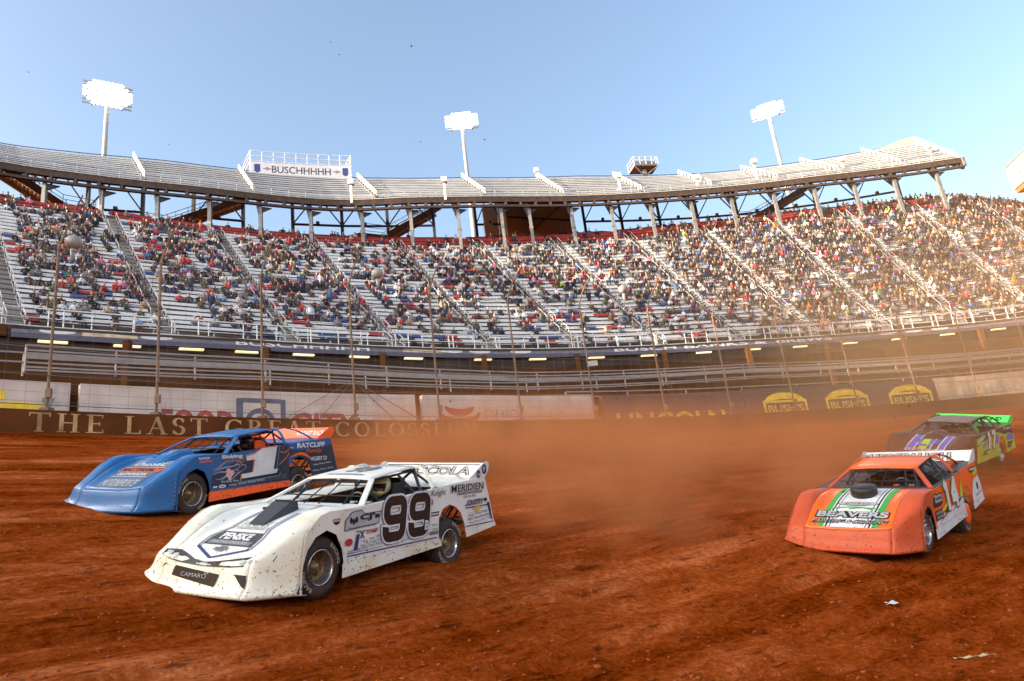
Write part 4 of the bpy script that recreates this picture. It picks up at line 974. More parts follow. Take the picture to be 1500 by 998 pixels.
    solid(mesh('roof', V, F, RF, root, True), .018)
    # pillars and body coloured arcs
    for s in (1, -1):
        mb = MB(); yb_ = s * (.99 if s > 0 else .80); mb.bar((-.05, s * .60, 1.262), (.60, yb_, .965), .075, .03); mb.build('front_pillar', S['pillar'], root)
        mb = MB(); mb.tube([(-1.0, s * .60, 1.39), (-1.02, s * .70, 1.385), (-1.0, s * .80, 1.33), (-.98, s * .90, 1.22), (-.98, s * .97, 1.09)], [.028] * 5, 6); mb.build('door_hoop', S['pillar'], root)
        mb = MB(); pts = [(-1.02, s * .60, 1.395), (-1.3, s * .67, 1.42), (-1.55, s * .74, 1.36), (-1.8, s * .8, 1.25), (-1.98, s * .85, 1.14)]
        for q0, q1 in zip(pts, pts[1:]): mb.bar(q0, q1, .05, .02)
        mb.build('sail_rail', S['pillar'], root)
    if S.get('sail'):
        for s in (1, -1):
            yy = .80; plate('sail_panel', [(-1.3, 1.12), (-2.0, 1.15), (-1.8, 1.25), (-1.6, 1.30), (-1.45, 1.22)], s * yy, S['sail'], root)
    # roll cage and window bars
    mb = MB(); r = .021
    for s in (.58, -.52):
        mb.tube([(.45, s * 1.3, .75), (-.02, s, 1.235), (-1.0, s, 1.345), (-1.05, s * 1.25, .95), (-1.05, s * 1.35, .35)], r, 6)
        mb.tube([(-1.0, s, 1.33), (-1.75, s, .95)], r, 6)
    mb.tube([(-.04, .58, 1.23), (-.04, -.52, 1.23)], r, 6); mb.tube([(-1.0, .58, 1.345), (-1.0, -.52, 1.345)], r, 6)
    mb.tube([(-1.0, .58, 1.345), (-1.0, -.50, .6)], r, 6); mb.tube([(-1.0, -.52, 1.345), (-1.0, .2, .9)], r, 6)
    mb.tube([(-.58, .62, 1.31), (-.62, .93, 1.03)], r, 6); mb.tube([(-1.0, .6, 1.36), (-.72, .95, 1.05)], r, 6)
    for y in (-.38, -.14, .1): mb.tube([(.50, y * 1.15, .95), (-.02, y, 1.25)], .009, 5)
    mb.tube([(.30, -.7, 1.06), (.30, .78, 1.06)], .010, 5); mb.tube([(.48, .55, .94), (-.03, .42, 1.25)], .016, 5); mb.tube([(.5, -.42, .94), (-.03, -.5, 1.25)], .016, 5)
    mb.build('roll_cage', BLK, root)
    if S.get('net'):
        mb = MB()
        q = lambda u, v: Vector((-.12 - .62 * u - .1 * v, .62 + .36 * (1 - v), 1.02 + .05 * u + (.22 + .06 * u) * v))
        for k in range(7): mb.bar(q(k / 6, 0), q(k / 6, 1), .022, .006)
        for k in range(4): mb.bar(q(0, k / 3), q(1, k / 3), .022, .006)
        mb.build('window_net', BLK, root)
    # seat
    mb = MB(); mb.box((-.62, .32, .42), (.25, .24, .05)); mb.box((-.86, .32, .74), (.05, .25, .30)); mb.box((-.88, .32, 1.13), (.045, .17, .11)); mb.box((-.76, .50, 1.10), (.14, .018, .08)); mb.box((-.76, .14, 1.10), (.14, .018, .08)); mb.build('seat', S['seat'], root)
    mb = MB(); mb.lathe([(.155, -.012), (.17, 0), (.155, .012), (.145, 0)], Matrix.Translation((-.13, .32, .93)) @ Matrix.Rotation(R_(-70), 4, 'Y'), 24, True); mb.tube([(-.13, .32, .93), (.25, .32, .82)], .018, 6); mb.bar((-.13, .18, .93), (-.13, .46, .93), .03, .01); mb.build('steering_wheel', BLK, root)
    # dash and air scoop
    mb = MB(); mb.box((.28, .3, .90), (.08, .5, .05)); mb.build('dashboard', INT, root)
    mb = MB()
    if S['scoop'] == 'wedge':
        V = [(1.42, -.14, .79), (1.42, .14, .79), (1.02, -.16, 1.03), (1.02, .16, 1.03), (.88, -.14, 1.04), (.88, .14, 1.04), (.86, -.15, .92), (.86, .15, .92), (1.0, -.20, .90), (1.0, .20, .90)]
        mb.add(V, [(0, 1, 3, 2), (2, 3, 5, 4), (4, 5, 7, 6), (0, 2, 8), (1, 9, 3), (2, 4, 6, 8), (3, 9, 7, 5)]); mb.mi = 0
        mb.bar((.99, -.15, 1.045), (.99, .15, 1.045), .02)
    elif S['scoop'] == 'drum':
        mb.lathe([(.20, -.10), (.225, -.06), (.225, .07), (.21, .085), (.05, .095), (.001, .10)], Matrix.Translation((1.05, 0, .97)) @ Matrix.Rotation(R_(9), 4, 'Y'), 32)
    else:
        V, F = [], []
        for i, x in enumerate((1.35, 1.1, .85, .62)):
            h_ = (.0, .10, .14, .12)[i]
            for j in range(7): y = -.28 + .56 * j / 6; V.append((x, y, zh(x) + h_ * (1 - (abs(y) / .28) ** 3)))
        mb.add(V, [(i * 7 + j, i * 7 + j + 1, (i + 1) * 7 + j + 1, (i + 1) * 7 + j) for i in range(3) for j in range(6)])
    mb.build('air_scoop', S.get('scoopmat', BLK), root, smooth=S['scoop'] == 'drum')
    # exposed rivets round the wheel arches and nose seams
    mb = MB()
    for k in range(14): t = k / 13; y = .74; z = .14 + .5 * t; x = xlip(y) - .06 - .03 * t; 
    for k in range(9): mb.ball((1.98 - .0 * k, .76, .16 + .05 * k), .007, 5, 3)
    for k in range(12): mb.ball((.95 - .16 * k, 1.094, .345 + .002 * k), .007, 5, 3)
    for k in range(8): mb.ball((1.72 + .0 * k, 1.086, .12 + .07 * k), .007, 5, 3)
    mb.build('rivets', STEEL, root)
    # wheels: rest on the clay, the right pair pushed up into the body
    Mi = root.matrix_world.inverted(); up = (pose(p, a).to_3x3() @ Vector((0, 0, 1)))
    Mr = pose(p, a)
    for x, zc, sd in ((1.32, .32, 1), (-1.32, .25, 1), (1.32, None, -1), (-1.32, None, -1)):
        y = sd * (.865 if sd > 0 else .83)
        if zc is None:
            zc = .3
            for _ in range(6):
                w = Mr @ Vector((x, y, zc)); gz = float(ground(w.x, w.y)); zc += (gz + .34 - w.z)
            zc = min(zc, .42)
        wheel(root, (x, y, zc), steer=R_(S.get('steer', 0)) if x > 0 else 0, roll=random.uniform(0, 6), disc=S.get('disc') if (x < 0 and sd > 0) else None, side=sd)
    S['decals'](root)
    return root
def side(y=1.098):
    """flat side design: x = -car x (reads left to right from outside the left side), y = height"""
    return lambda a, b: Vector((-a, y - .03 * max(0, b - .4), b))
def hoodfn(lift=.010):
    """seen from the front: a to the viewer's right is car +y, b is car -x (towards the windscreen)"""
    return lambda a, b: Vector((-b, a, ztop(-b, a) + lift))
def dec(root, nm, m, fun, fn):
    mb = MB(); fun(mb, fn); return mb.build(nm, m, root)
def lift(fn, n): return lambda a, b: fn(a, b) + n
def S3(k): return side(1.098 + .002 * k)
def grid_rect(m, x, y, w, h, fn, nx=6, ny=8):
    for i in range(nx):
        for j in range(ny): rect(m, x + w * i / nx, y + h * j / ny, w / nx, h / ny, fn)
def microtext(m, x, y, w, h, fn, n, seed, sl=.04):
    """rows of small sponsor words"""
    words = ['RACING', 'TIRE CO', 'FUELS', 'SHOCKS', 'BRAKES', 'PISTONS', 'OIL', 'PARTS', 'WELDING', 'TOWING', 'GEARS', 'STEEL']
    rd = random.Random(seed); xx = x
    for i in range(n):
        ww = w / n; text(m, rd.choice(words), xx + ww * .06, y - sl * (i + .5) / n * 0 + sl * i / n, ww * .86, h, fn, bold=.01, shear=.15); xx += ww
def facefn(l=.010):
    def g(a, b):
        xl = xlip(a); xt = xl - .12; z1 = ztop(xt, a)
        if b > z1: x = xt - (b - z1) * 2.6; return Vector((x + l, a, ztop(x, a) + l))
        f = (z1 - b) / max(.01, z1 - .13); return Vector((xt + float(np.interp(f, [0, .12, .4, .7, .9, 1], [0, .022, .045, .07, .10, .135])) + l, a, b))
    return g
def roofn(l=.012): return lambda a, b: Vector((-b, a, float(np.interp(b, [.02, .05, .3, .6, .85, 1.05], [1.25, 1.272, 1.31, 1.348, 1.375, 1.392])) + .022 * (1 - (a / .62) ** 2) + .009 + l))
def spoilfn(l=.008): return lambda a, b: Vector((-2.22 - .5 * b + l, a, 1.185 + b))   # a: towards car +y = viewer's right from the front
def G(r, g, b, n, **k): return C(n, srgb(r, g, b), **k)
INKB = C('black vinyl', (.012, .012, .014), rough=.5, spec=.18, mud=.12); INKW = C('white vinyl', (.62, .62, .62), rough=.5, spec=.18, mud=.15); INKN = C('navy vinyl', (.025, .035, .15), rough=.5, spec=.18, mud=.12)
INKG = C('grey vinyl', (.16, .16, .17), rough=.5, spec=.18, mud=.1); INKR = C('red vinyl', (.42, .03, .03), rough=.5, spec=.18); INKBR = C('dark brown vinyl', (.026, .012, .007), rough=.5, spec=.18, var=.15); GOLDV = C('gold vinyl', (.55, .36, .08), rough=.5, spec=.18)
LG = C('light grey print', (.36, .37, .38), rough=.5, spec=.18); ORV = C('orange vinyl', (.75, .13, .02), rough=.5, spec=.18, mud=.08); CYV = C('light blue vinyl', (.16, .48, .75), rough=.5, spec=.18); NB = C('dark slate vinyl', (.025, .04, .07), rough=.5, spec=.18, mud=.1)
PINKV = C('pale pink vinyl', (.62, .36, .36), rough=.5); CHARV = C('charcoal vinyl', (.045, .045, .05), rough=.5, spec=.18); LIMEV = C('lime vinyl', (.36, .60, .03), rough=.5, spec=.18); GRV = C('green vinyl', (.05, .33, .06), rough=.5, spec=.18, mud=.08)
def numeral(root, s, x, y, w, h, layers, sh=.12, base=2, bold=.03):
    """layers: (material, outline) from the back to the front"""
    for i, (m, o) in enumerate(layers): dec(root, 'race_number', m, lambda q, f, o=o: text(q, s, x, y, w, h, f, outline=o, shear=sh, bold=bold), S3(base + i))
def rr(x0, y0, x1, y1, r, a0=0, n=5):
    o = []
    for cx, cy, s in ((x1 - r, y1 - r, 0), (x0 + r, y1 - r, 90), (x0 + r, y0 + r, 180), (x1 - r, y0 + r, 270)):
        o += [(cx + r * math.cos(R_(s + 90 * i / n)), cy + r * math.sin(R_(s + 90 * i / n))) for i in range(n + 1)]
    return o
def digit(c):
    if c == '9':
        lp = rr(.12, .48, .88, .90, .17); lp = lp + [lp[0]]
        tl = [(.88, .62)] + [(.88 - .17 + .17 * math.cos(R_(a)), .27 + .17 * math.sin(R_(a))) for a in (0, -22, -45, -67, -90)] + [(.29 - .17 * math.sin(R_(a)), .27 - .17 * math.cos(R_(a))) for a in (0, 22, 45, 67, 90)] + [(.12, .34)]
        return [lp, tl]
    if c == '1': return [[(.52, .02), (.52, .90)], [(.52, .90), (.20, .74)]]
    if c == '4': return [[(.74, .02), (.74, .98)], [(.74, .93), (.16, .40)], [(.10, .33), (.98, .33)]]
    if c == '7': return [[(.08, .90), (.90, .90)], [(.86, .92), (.40, .02)]]
def strokes(q, s, x, y, w, h, f, wd, ext=0., sh=.15, gap=.16):
    n = len(s); cw = w / (n + gap * (n - 1)); k = 0
    for i, c in enumerate(s):
        x0 = x + i * cw * (1 + gap)
        for st_ in digit(c):
            k += 1; pts = [Vector((x0 + a * cw + sh * (b * h - h / 2), y + b * h)) for a, b in st_]
            if (pts[0] - pts[-1]).length > .01:
                d0 = (pts[0] - pts[1]).normalized(); d1 = (pts[-1] - pts[-2]).normalized(); pts = [pts[0] + d0 * ext] + pts[1:-1] + [pts[-1] + d1 * ext]
            ribbon(q, pts, wd + 2 * ext, lambda a, b, k=k: f(a, b) + Vector((0, .0005 * k, 0)))
def blocknum(root, s, x, y, w, h, wd, layers, sh=.15, base=2, gap=.16):
    for i, (m, e) in enumerate(layers): dec(root, 'race_number', m, lambda q, f, e=e: strokes(q, s, x, y, w, h, f, wd, e, sh, gap), S3(base + i * 1.6))
def white_decals(root):
    blocknum(root, '99', -.27, .47, 1.0, .58, .128, [(INKN, .034), (INKW, .027), (INKBR, 0)], sh=.17)
    dec(root, 'class_letter', INKW, lambda q, f: text(q, 'B', .60, .535, .10, .13, f, bold=.04, shear=.12), S3(10))
    dec(root, 'stripe', INKN, lambda q, f: (rect(q, -.95, .388, 1.85, .016, f), poly(q, [(-.95, .42), (-.3, .43), (-.3, .436), (-.95, .428)], f)), S3(1))
    dec(root, 'sponsor_plate', INKN, lambda q, f: poly(q, [(-1.0, .70), (-.36, .735), (-.30, .89), (-.62, .885), (-.68, .935), (-.86, .925), (-.98, .83)], f), S3(1))
    dec(root, 'sponsor_plate', LG, lambda q, f: poly(q, [(-.985, .71), (-.37, .745), (-.315, .88), (-.62, .875), (-.69, .922), (-.85, .915), (-.965, .825)], f), S3(2))
    dec(root, 'sponsor_lettering', INKB, lambda q, f: (text(q, "CJ's", -.72, .785, .38, .095, f, bold=.05, shear=.15), [oval(q, -.88 + .05 * i, .82 - .02 * (i % 2), .028, .04, f, 8) for i in range(3)], text(q, 'AUTO PARTS', -.93, .715, .50, .022, f), text(q, 'SPEED SHOP & SUPPLY', -.80, .66, .45, .022, f)), S3(3))
    dec(root, 'round_emblem', INKR, lambda q, f: oval(q, -1.13, .86, .085, .085, f), side(1.098)); dec(root, 'round_emblem', INKB, lambda q, f: (oval(q, -1.13, .86, .066, .066, f)), side(1.101)); dec(root, 'round_emblem', INKW, lambda q, f: (rect(q, -1.185, .835, .11, .045, f)), side(1.104)); dec(root, 'round_emblem', INKR, lambda q, f: (text(q, 'SHOW', -1.18, .843, .10, .03, f, bold=.03)), side(1.107))
    dec(root, 'sponsor_lettering', INKR, lambda q, f: (text(q, 'COMP', -.60, .625, .22, .04, f, bold=.04, shear=.2), oval(q, -.92, .56, .07, .045, f)), S3(1))
    dec(root, 'sponsor_lettering', INKN, lambda q, f: (poly(q, [(-.84, .45), (-.77, .45), (-.72, .64), (-.78, .64)], f), text(q, 'X', -.72, .58, .09, .09, f, bold=.05)), S3(1))
    dec(root, 'small_lettering', INKG, lambda q, f: (microtext(q, -.70, .53, .40, .03, f, 3, 1), microtext(q, -.72, .48, .42, .03, f, 4, 2), microtext(q, -.95, .43, .65, .035, f, 5, 3), microtext(q, -.25, .425, 1.1, .028, f, 7, 4), microtext(q, .78, .50, .16, .03, f, 1, 5), microtext(q, .78, .56, .16, .03, f, 1, 6), rect(q, .74, .44, .2, .05, f)), S3(1))
    dec(root, 'class_stripe', INKN, lambda q, f: (rect(q, .72, .70, .25, .02, f), rect(q, 1.66, .73, .66, .018, f), rect(q, 1.66, .455, .8, .014, f), poly(q, [(2.28, .78), (2.36, .78), (2.44, .50), (2.40, .50)], f)), S3(1))
    dec(root, 'class_stripe', INKB, lambda q, f: (rect(q, .72, .74, .26, .018, f), rect(q, 1.66, .77, .24, .018, f), rect(q, 2.2, .80, .09, .05, f)), S3(1))
    numeral(root, 'MERIDIEN', 1.30, 1.0, .90, .105, [(LG, .08), (INKW, .05), (INKB, 0)], sh=.1, base=1, bold=.02)
    dec(root, 'sponsor_lettering', INKG, lambda q, f: (text(q, 'HARDWOODS', 1.46, .945, .70, .045, f, bold=.05, shear=.2), text(q, 'OF PA INC', 1.62, .895, .36, .035, f, bold=.02)), S3(1))
    numeral(root, 'CROTTY', 1.72, .775, .45, .075, [(INKN, .08), (INKW, .05), (INKB, 0)], sh=.1, base=2, bold=.03)
    dec(root, 'gold_emblem', GOLDV, lambda q, f: poly(q, [(1.86, .69), (1.93, .69), (1.93, .67), (2.03, .67), (2.05, .70), (2.14, .70), (2.15, .735), (2.06, .735), (2.07, .755), (1.96, .755), (1.95, .73), (1.86, .73)], f), S3(2))
    dec(root, 'small_lettering', INKG, lambda q, f: (microtext(q, 1.72, .60, .6, .035, f, 3, 8), microtext(q, 1.72, .54, .66, .035, f, 4, 9), microtext(q, 1.72, .49, .7, .028, f, 4, 10), text(q, 'Knight', .80, .96, .36, .11, f, shear=.3), oval(q, .80, .90, .035, .05, f, 10)), S3(1))
    dec(root, 'small_lettering', LG, lambda q, f: (rect(q, 1.72, .655, .6, .008, f), rect(q, 1.72, .58, .66, .006, f)), S3(1))
    dec(root, 'spoiler_emblem', INKN, lambda q, f: (oval(q, 2.06, 1.24, .055, .065, f), oval(q, 2.23, 1.31, .07, .08, f)), lambda a, b: Vector((-a, 1.08, b)))
    dec(root, 'spoiler_emblem', INKW, lambda q, f: (text(q, '76', 2.03, 1.21, .06, .05, f, bold=.02), text(q, 'P', 2.20, 1.27, .05, .08, f, bold=.03)), lambda a, b: Vector((-a, 1.083, b)))
    dec(root, 'spoiler_lettering', INKB, lambda q, f: (text(q, 'VECCOLA', -.75, .03, 1.55, .13, f, outline=.03, bold=.03, shear=.4), rect(q, -1.0, .185, 1.95, .012, f)), spoilfn(.012)); dec(root, 'spoiler_lettering', LG, lambda q, f: text(q, 'VECCOLA', -.75, .03, 1.55, .13, f, shear=.4, bold=.0), spoilfn(.015))
    # bonnet
    H = hoodfn()
    def lines(q, f, o, w):
        for s in (1, -1): ribbon(q, [(s * (.36 + o), -.62), (s * (.36 + o), -1.08), (s * (.36 + o), -1.3), (s * (.36 + o), -1.5), (s * (.47 + o), -1.72), (s * (.47 + o), -1.9)], w, f)
    dec(root, 'hood_stripe', INKG, lambda q, f: lines(q, f, 0, .022), H); dec(root, 'hood_stripe', INKN, lambda q, f: (lines(q, f, -.05, .016), [ribbon(q, [(s * .46, -1.90), (s * .23, -1.99), (0, -2.08)], .035, f) for s in (1, -1)]), H)
    dec(root, 'sponsor_plate', CHARV, lambda q, f: [poly(q, [(-.44 + .88 * i / 6 - .0, -1.86), (-.44 + .88 * (i + 1) / 6, -1.86), (-.40 + .80 * (i + 1) / 6, -1.74), (-.40 + .80 * i / 6, -1.74)], f) or poly(q, [(-.40 + .80 * i / 6, -1.74), (-.40 + .8 * (i + 1) / 6, -1.74), (-.37 + .74 * (i + 1) / 6, -1.60), (-.37 + .74 * i / 6, -1.60)], f) for i in range(6)], H)
    dec(root, 'sponsor_plate', INKG, lambda q, f: grid_rect(q, -.38, -1.845, .76, .065, f, 4, 1), hoodfn(.013))
    dec(root, 'sponsor_lettering', INKW, lambda q, f: (text(q, 'PENSKE', -.27, -1.765, .54, .13, f, bold=.05, shear=-.12)), hoodfn(.014))
    dec(root, 'sponsor_lettering', LG, lambda q, f: (text(q, 'RACING SHOCKS', -.30, -1.835, .60, .045, f, bold=.03)), hoodfn(.017))
    dec(root, 'sponsor_lettering', INKG, lambda q, f: (text(q, 'FINNS', -.24, -1.46, .48, .09, f, bold=-.005), rect(q, -.33, -1.485, .66, .008, f), text(q, 'TRAILER SALES', -.25, -1.52, .5, .025, f), rect(q, -.33, -1.53, .66, .006, f), rect(q, -.28, -1.345, .56, .006, f), text(q, 'BWR', -.13, -1.95, .26, .055, f, bold=.03), rect(q, -.06, -1.97, .12, .1, f)), hoodfn(.012))
    FF_ = facefn(.012)
    def grille(q, f):
        up_ = [(-.86, .50), (-.62, .50), (-.42, .478), (-.2, .452), (0, .444), (.2, .45), (.42, .472), (.62, .495), (.92, .535)]
        lo_ = [(-.86, .47), (-.62, .425), (-.42, .41), (-.2, .402), (0, .398), (.2, .402), (.42, .408), (.62, .425), (.9, .475)]
        for i in range(8): poly(q, [lo_[i], lo_[i + 1], up_[i + 1], up_[i]], f)
    dec(root, 'grille_band', INKB, grille, FF_)
    dec(root, 'headlight_sticker', LG, lambda q, f: [(poly(q, [(s * .55, .45), (s * .62, .446), (s * .64, .475), (s * .57, .475)], f), poly(q, [(s * .68, .462), (s * .78, .478), (s * .79, .49), (s * .69, .485)], f)) for s in (-1, 1)], facefn(.016))
    dec(root, 'grille_emblem', LG, lambda q, f: (rect(q, -.13, .413, .26, .012, f), rect(q, -.06, .405, .12, .03, f)), facefn(.016))
    dec(root, 'nose_plate', INKBR, lambda q, f: [poly(q, [(-.54 + .8 * i / 6, .265 - .012 * i), (-.54 + .8 * (i + 1) / 6, .265 - .012 * (i + 1)), (-.5 + .8 * (i + 1) / 6, .375 - .008 * (i + 1)), (-.5 + .8 * i / 6, .375 - .008 * i)], f) for i in range(6)], FF_)
    dec(root, 'nose_lettering', LG, lambda q, f: (text(q, 'CAMARO', -.36, .27, .46, .045, f, bold=-.012), text(q, 'SS', .06, .32, .07, .02, f)), facefn(.016))
    dec(root, 'nose_vent', INKB, lambda q, f: (poly(q, [(.52, .34), (.70, .335), (.72, .20), (.66, .22)], f), poly(q, [(-.86, .24), (-.72, .38), (-.66, .39), (-.80, .32)], f)), FF_)
    dec(root, 'roof_lettering', INKG, lambda q, f: (rect(q, -.35, .14, .7, .04, f, n=4), text(q, '99', -.22, .3, .44, .5, f, bold=.03), rect(q, -.45, .9, .9, .02, f, n=4)), roofn())
def blue_decals(root):
    D = side(1.098)
    def swirl(q, f): poly(q, [(-.98, .38), (-.96, .62), (-.8, .66), (-.55, .78), (-.3, .86), (.0, .95), (.35, 1.03), (.7, 1.065), (.955, 1.085), (.955, .38)], f)
    dec(root, 'dark_graphic', NB, swirl, D)
    dec(root, 'dark_graphic', NB, lambda q, f: (poly(q, [(.965, .86), (1.25, .845), (1.42, .79), (1.55, .69), (1.64, .53), (1.67, .43), (2.46, .48), (2.38, .76), (2.30, 1.04), (1.3, .95), (.965, 1.0)], f)), D)
    def flames(q, f, w=.016):
        for i, (x0, y0, x1, y1, c) in enumerate([(-.98, .60, -.35, .70, .12), (-.95, .66, -.25, .80, .1), (-.9, .55, -.38, .60, -.10), (-.75, .5, -.3, .74, .15), (-.6, .46, -.2, .68, .12), (-.98, .72, -.5, .82, -.06)]):
            ribbon(q, bez((x0, y0), (x0 + .2, y0 + c), (x1 - .25, y1 - c), (x1, y1)), [.004 + w * math.sin(math.pi * (j + .3) / 12.6) for j in range(13)], f)
            ribbon(q, bez((x1, y1), (x1 + .06, y1 + .05), (x1 - .02, y1 + .10), (x1 - .10, y1 + .06), 8), w * .7, f)
    dec(root, 'flame_graphic', INKW, flames, S3(1)); dec(root, 'flame_graphic', INKG, lambda q, f: flames(q, f, .006), S3(2))
    dec(root, 'rose_emblem', PINKV, lambda q, f: (oval(q, -.60, .66, .055, .05, f, 9), oval(q, -.52, .62, .05, .055, f, 9), oval(q, -.57, .55, .045, .06, f, 9), oval(q, -.63, .59, .03, .04, f, 8)), S3(3))
    ONE = [(-.30, .50), (.60, .545), (.64, .62), (.52, .625), (.62, 1.055), (.22, 1.035), (.02, .93), (-.17, .90), (-.17, .82), (.04, .835), (-.02, .60), (-.30, .585)]
    def one(g, sx=0, sy=0):
        cx, cy = .17, .78
        def off(p): 
            dx, dy = p[0] - cx, p[1] - cy; return (p[0] + g * (1 if dx > 0 else -1) + sx, p[1] + g * (1 if dy > 0 else -1) * .8 + sy)
        return lambda q, f: poly(q, [off(p) for p in ONE], f)
    for i, (m, g, sx, sy) in enumerate([(CYV, .055, .03, -.02), (NB, .045, .03, -.02), (ORV, .022, 0, 0), (INKBR, .012, .02, -.015), (INKW, 0, 0, 0)]): dec(root, 'race_number', m, one(g, sx, sy), S3(4 + i))
    dec(root, 'sponsor_lettering', INKW, lambda q, f: (text(q, 'Sinking', -.76, .87, .50, .085, f, bold=.05), text(q, 'RATCLIFF', 1.20, 1.0, .86, .105, f, bold=.045), text(q, 'FLAWLESS', -1.26, .90, .24, .035, f, bold=.03), text(q, 'HOLBERT CO', 1.62, .72, .50, .085, f, bold=.03), microtext(q, 1.66, .50, .68, .03, f, 3, 31), microtext(q, 1.66, .62, .6, .03, f, 3, 33), text(q, 'The Body Shop', -.78, .455, .42, .04, f), text(q, 'MC', 1.0, 1.0, .1, .03, f)), S3(3))
    dec(root, 'sponsor_lettering', ORV, lambda q, f: (text(q, 'Creek & Family', -.70, .81, .42, .05, f, shear=.3), text(q, 'Family', 1.48, .87, .48, .10, f, shear=.3, bold=.01), text(q, 'RACING', -1.24, .84, .28, .04, f, bold=.03), ribbon(q, bez((1.0, .82), (1.3, .95), (1.5, .86), (1.62, .74)), [.01 + .05 * math.sin(math.pi * (j + .2) / 12.6) for j in range(13)], f), ribbon(q, bez((.72, .95), (.85, .9), (.9, .95), (.955, .99)), .02, f), ribbon(q, bez((.68, .7), (.8, .78), (.9, .8), (.955, .92)), .018, f)), S3(4))
    dec(root, 'sponsor_lettering', INKG, lambda q, f: (microtext(q, -.45, .43, 1.35, .05, f, 8, 21), microtext(q, -.40, .39, 1.3, .03, f, 7, 22), text(q, 'MUSCLE', -.96, .88, .16, .03, f)), S3(3))
    dec(root, 'sponsor_oval', INKW, lambda q, f: (oval(q, -.74, .40, .085, .032, f)), S3(3)); dec(root, 'sponsor_lettering', INKN, lambda q, f: text(q, 'MOBIL', -.79, .388, .10, .024, f, bold=.02), S3(5)); dec(root, 'sponsor_lettering', INKW, lambda q, f: (rect(q, -.95, .385, .09, .03, f), microtext(q, -.6, .392, .9, .03, f, 4, 25)), S3(4))
    H = hoodfn()
    def par(q, f, b0, b1, w0, w1):
        for i in range(8):
            for j in range(6):
                A = lambda u, v: ((w0 + (w1 - w0) * v) * (u * 2 - 1) + .0, b0 + (b1 - b0) * v)
                poly(q, [A(i / 8, j / 6), A((i + 1) / 8, j / 6), A((i + 1) / 8, (j + 1) / 6), A(i / 8, (j + 1) / 6)], f)
    dec(root, 'hood_panel', C('slate hood graphic', (.07, .10, .16), rough=.4, mud=.15), lambda q, f: par(q, f, -2.08, -1.15, .45, .52), H)
    dec(root, 'hood_band', ORV, lambda q, f: par(q, f, -1.62, -1.44, .50, .52), hoodfn(.013))
    dec(root, 'hood_lettering', INKBR, lambda q, f: text(q, 'MASTERSBILT', -.47, -1.60, .94, .13, f, bold=.04), hoodfn(.017))
    dec(root, 'hood_lettering', INKW, lambda q, f: (text(q, 'SUPERIOR', -.36, -1.74, .72, .08, f, bold=.02, shear=.2), text(q, 'DIESEL', -.4, -1.38, .80, .13, f, bold=.02, shear=.2), text(q, 'MOTORSPORTS', -.42, -2.04, .84, .18, f, bold=-.01), rect(q, -.45, -1.78, .9, .012, f, n=4), rect(q, -.45, -1.20, .9, .012, f, n=4)), hoodfn(.017))
    dec(root, 'spoiler_lettering', INKW, lambda q, f: text(q, 'ROCKET RACE', .12, .06, .75, .10, f, bold=.03, shear=.2), spoilfn(.012))
    dec(root, 'deck_lettering', INKW, lambda q, f: text(q, 'CHASSIS', -.2, 1.35, 1.0, .16, f, bold=.03), lambda a, b: Vector((-b, a, float(np.interp(b, [1.05, 1.5, 2.25], [1.10, 1.135, 1.18])) + .01)))
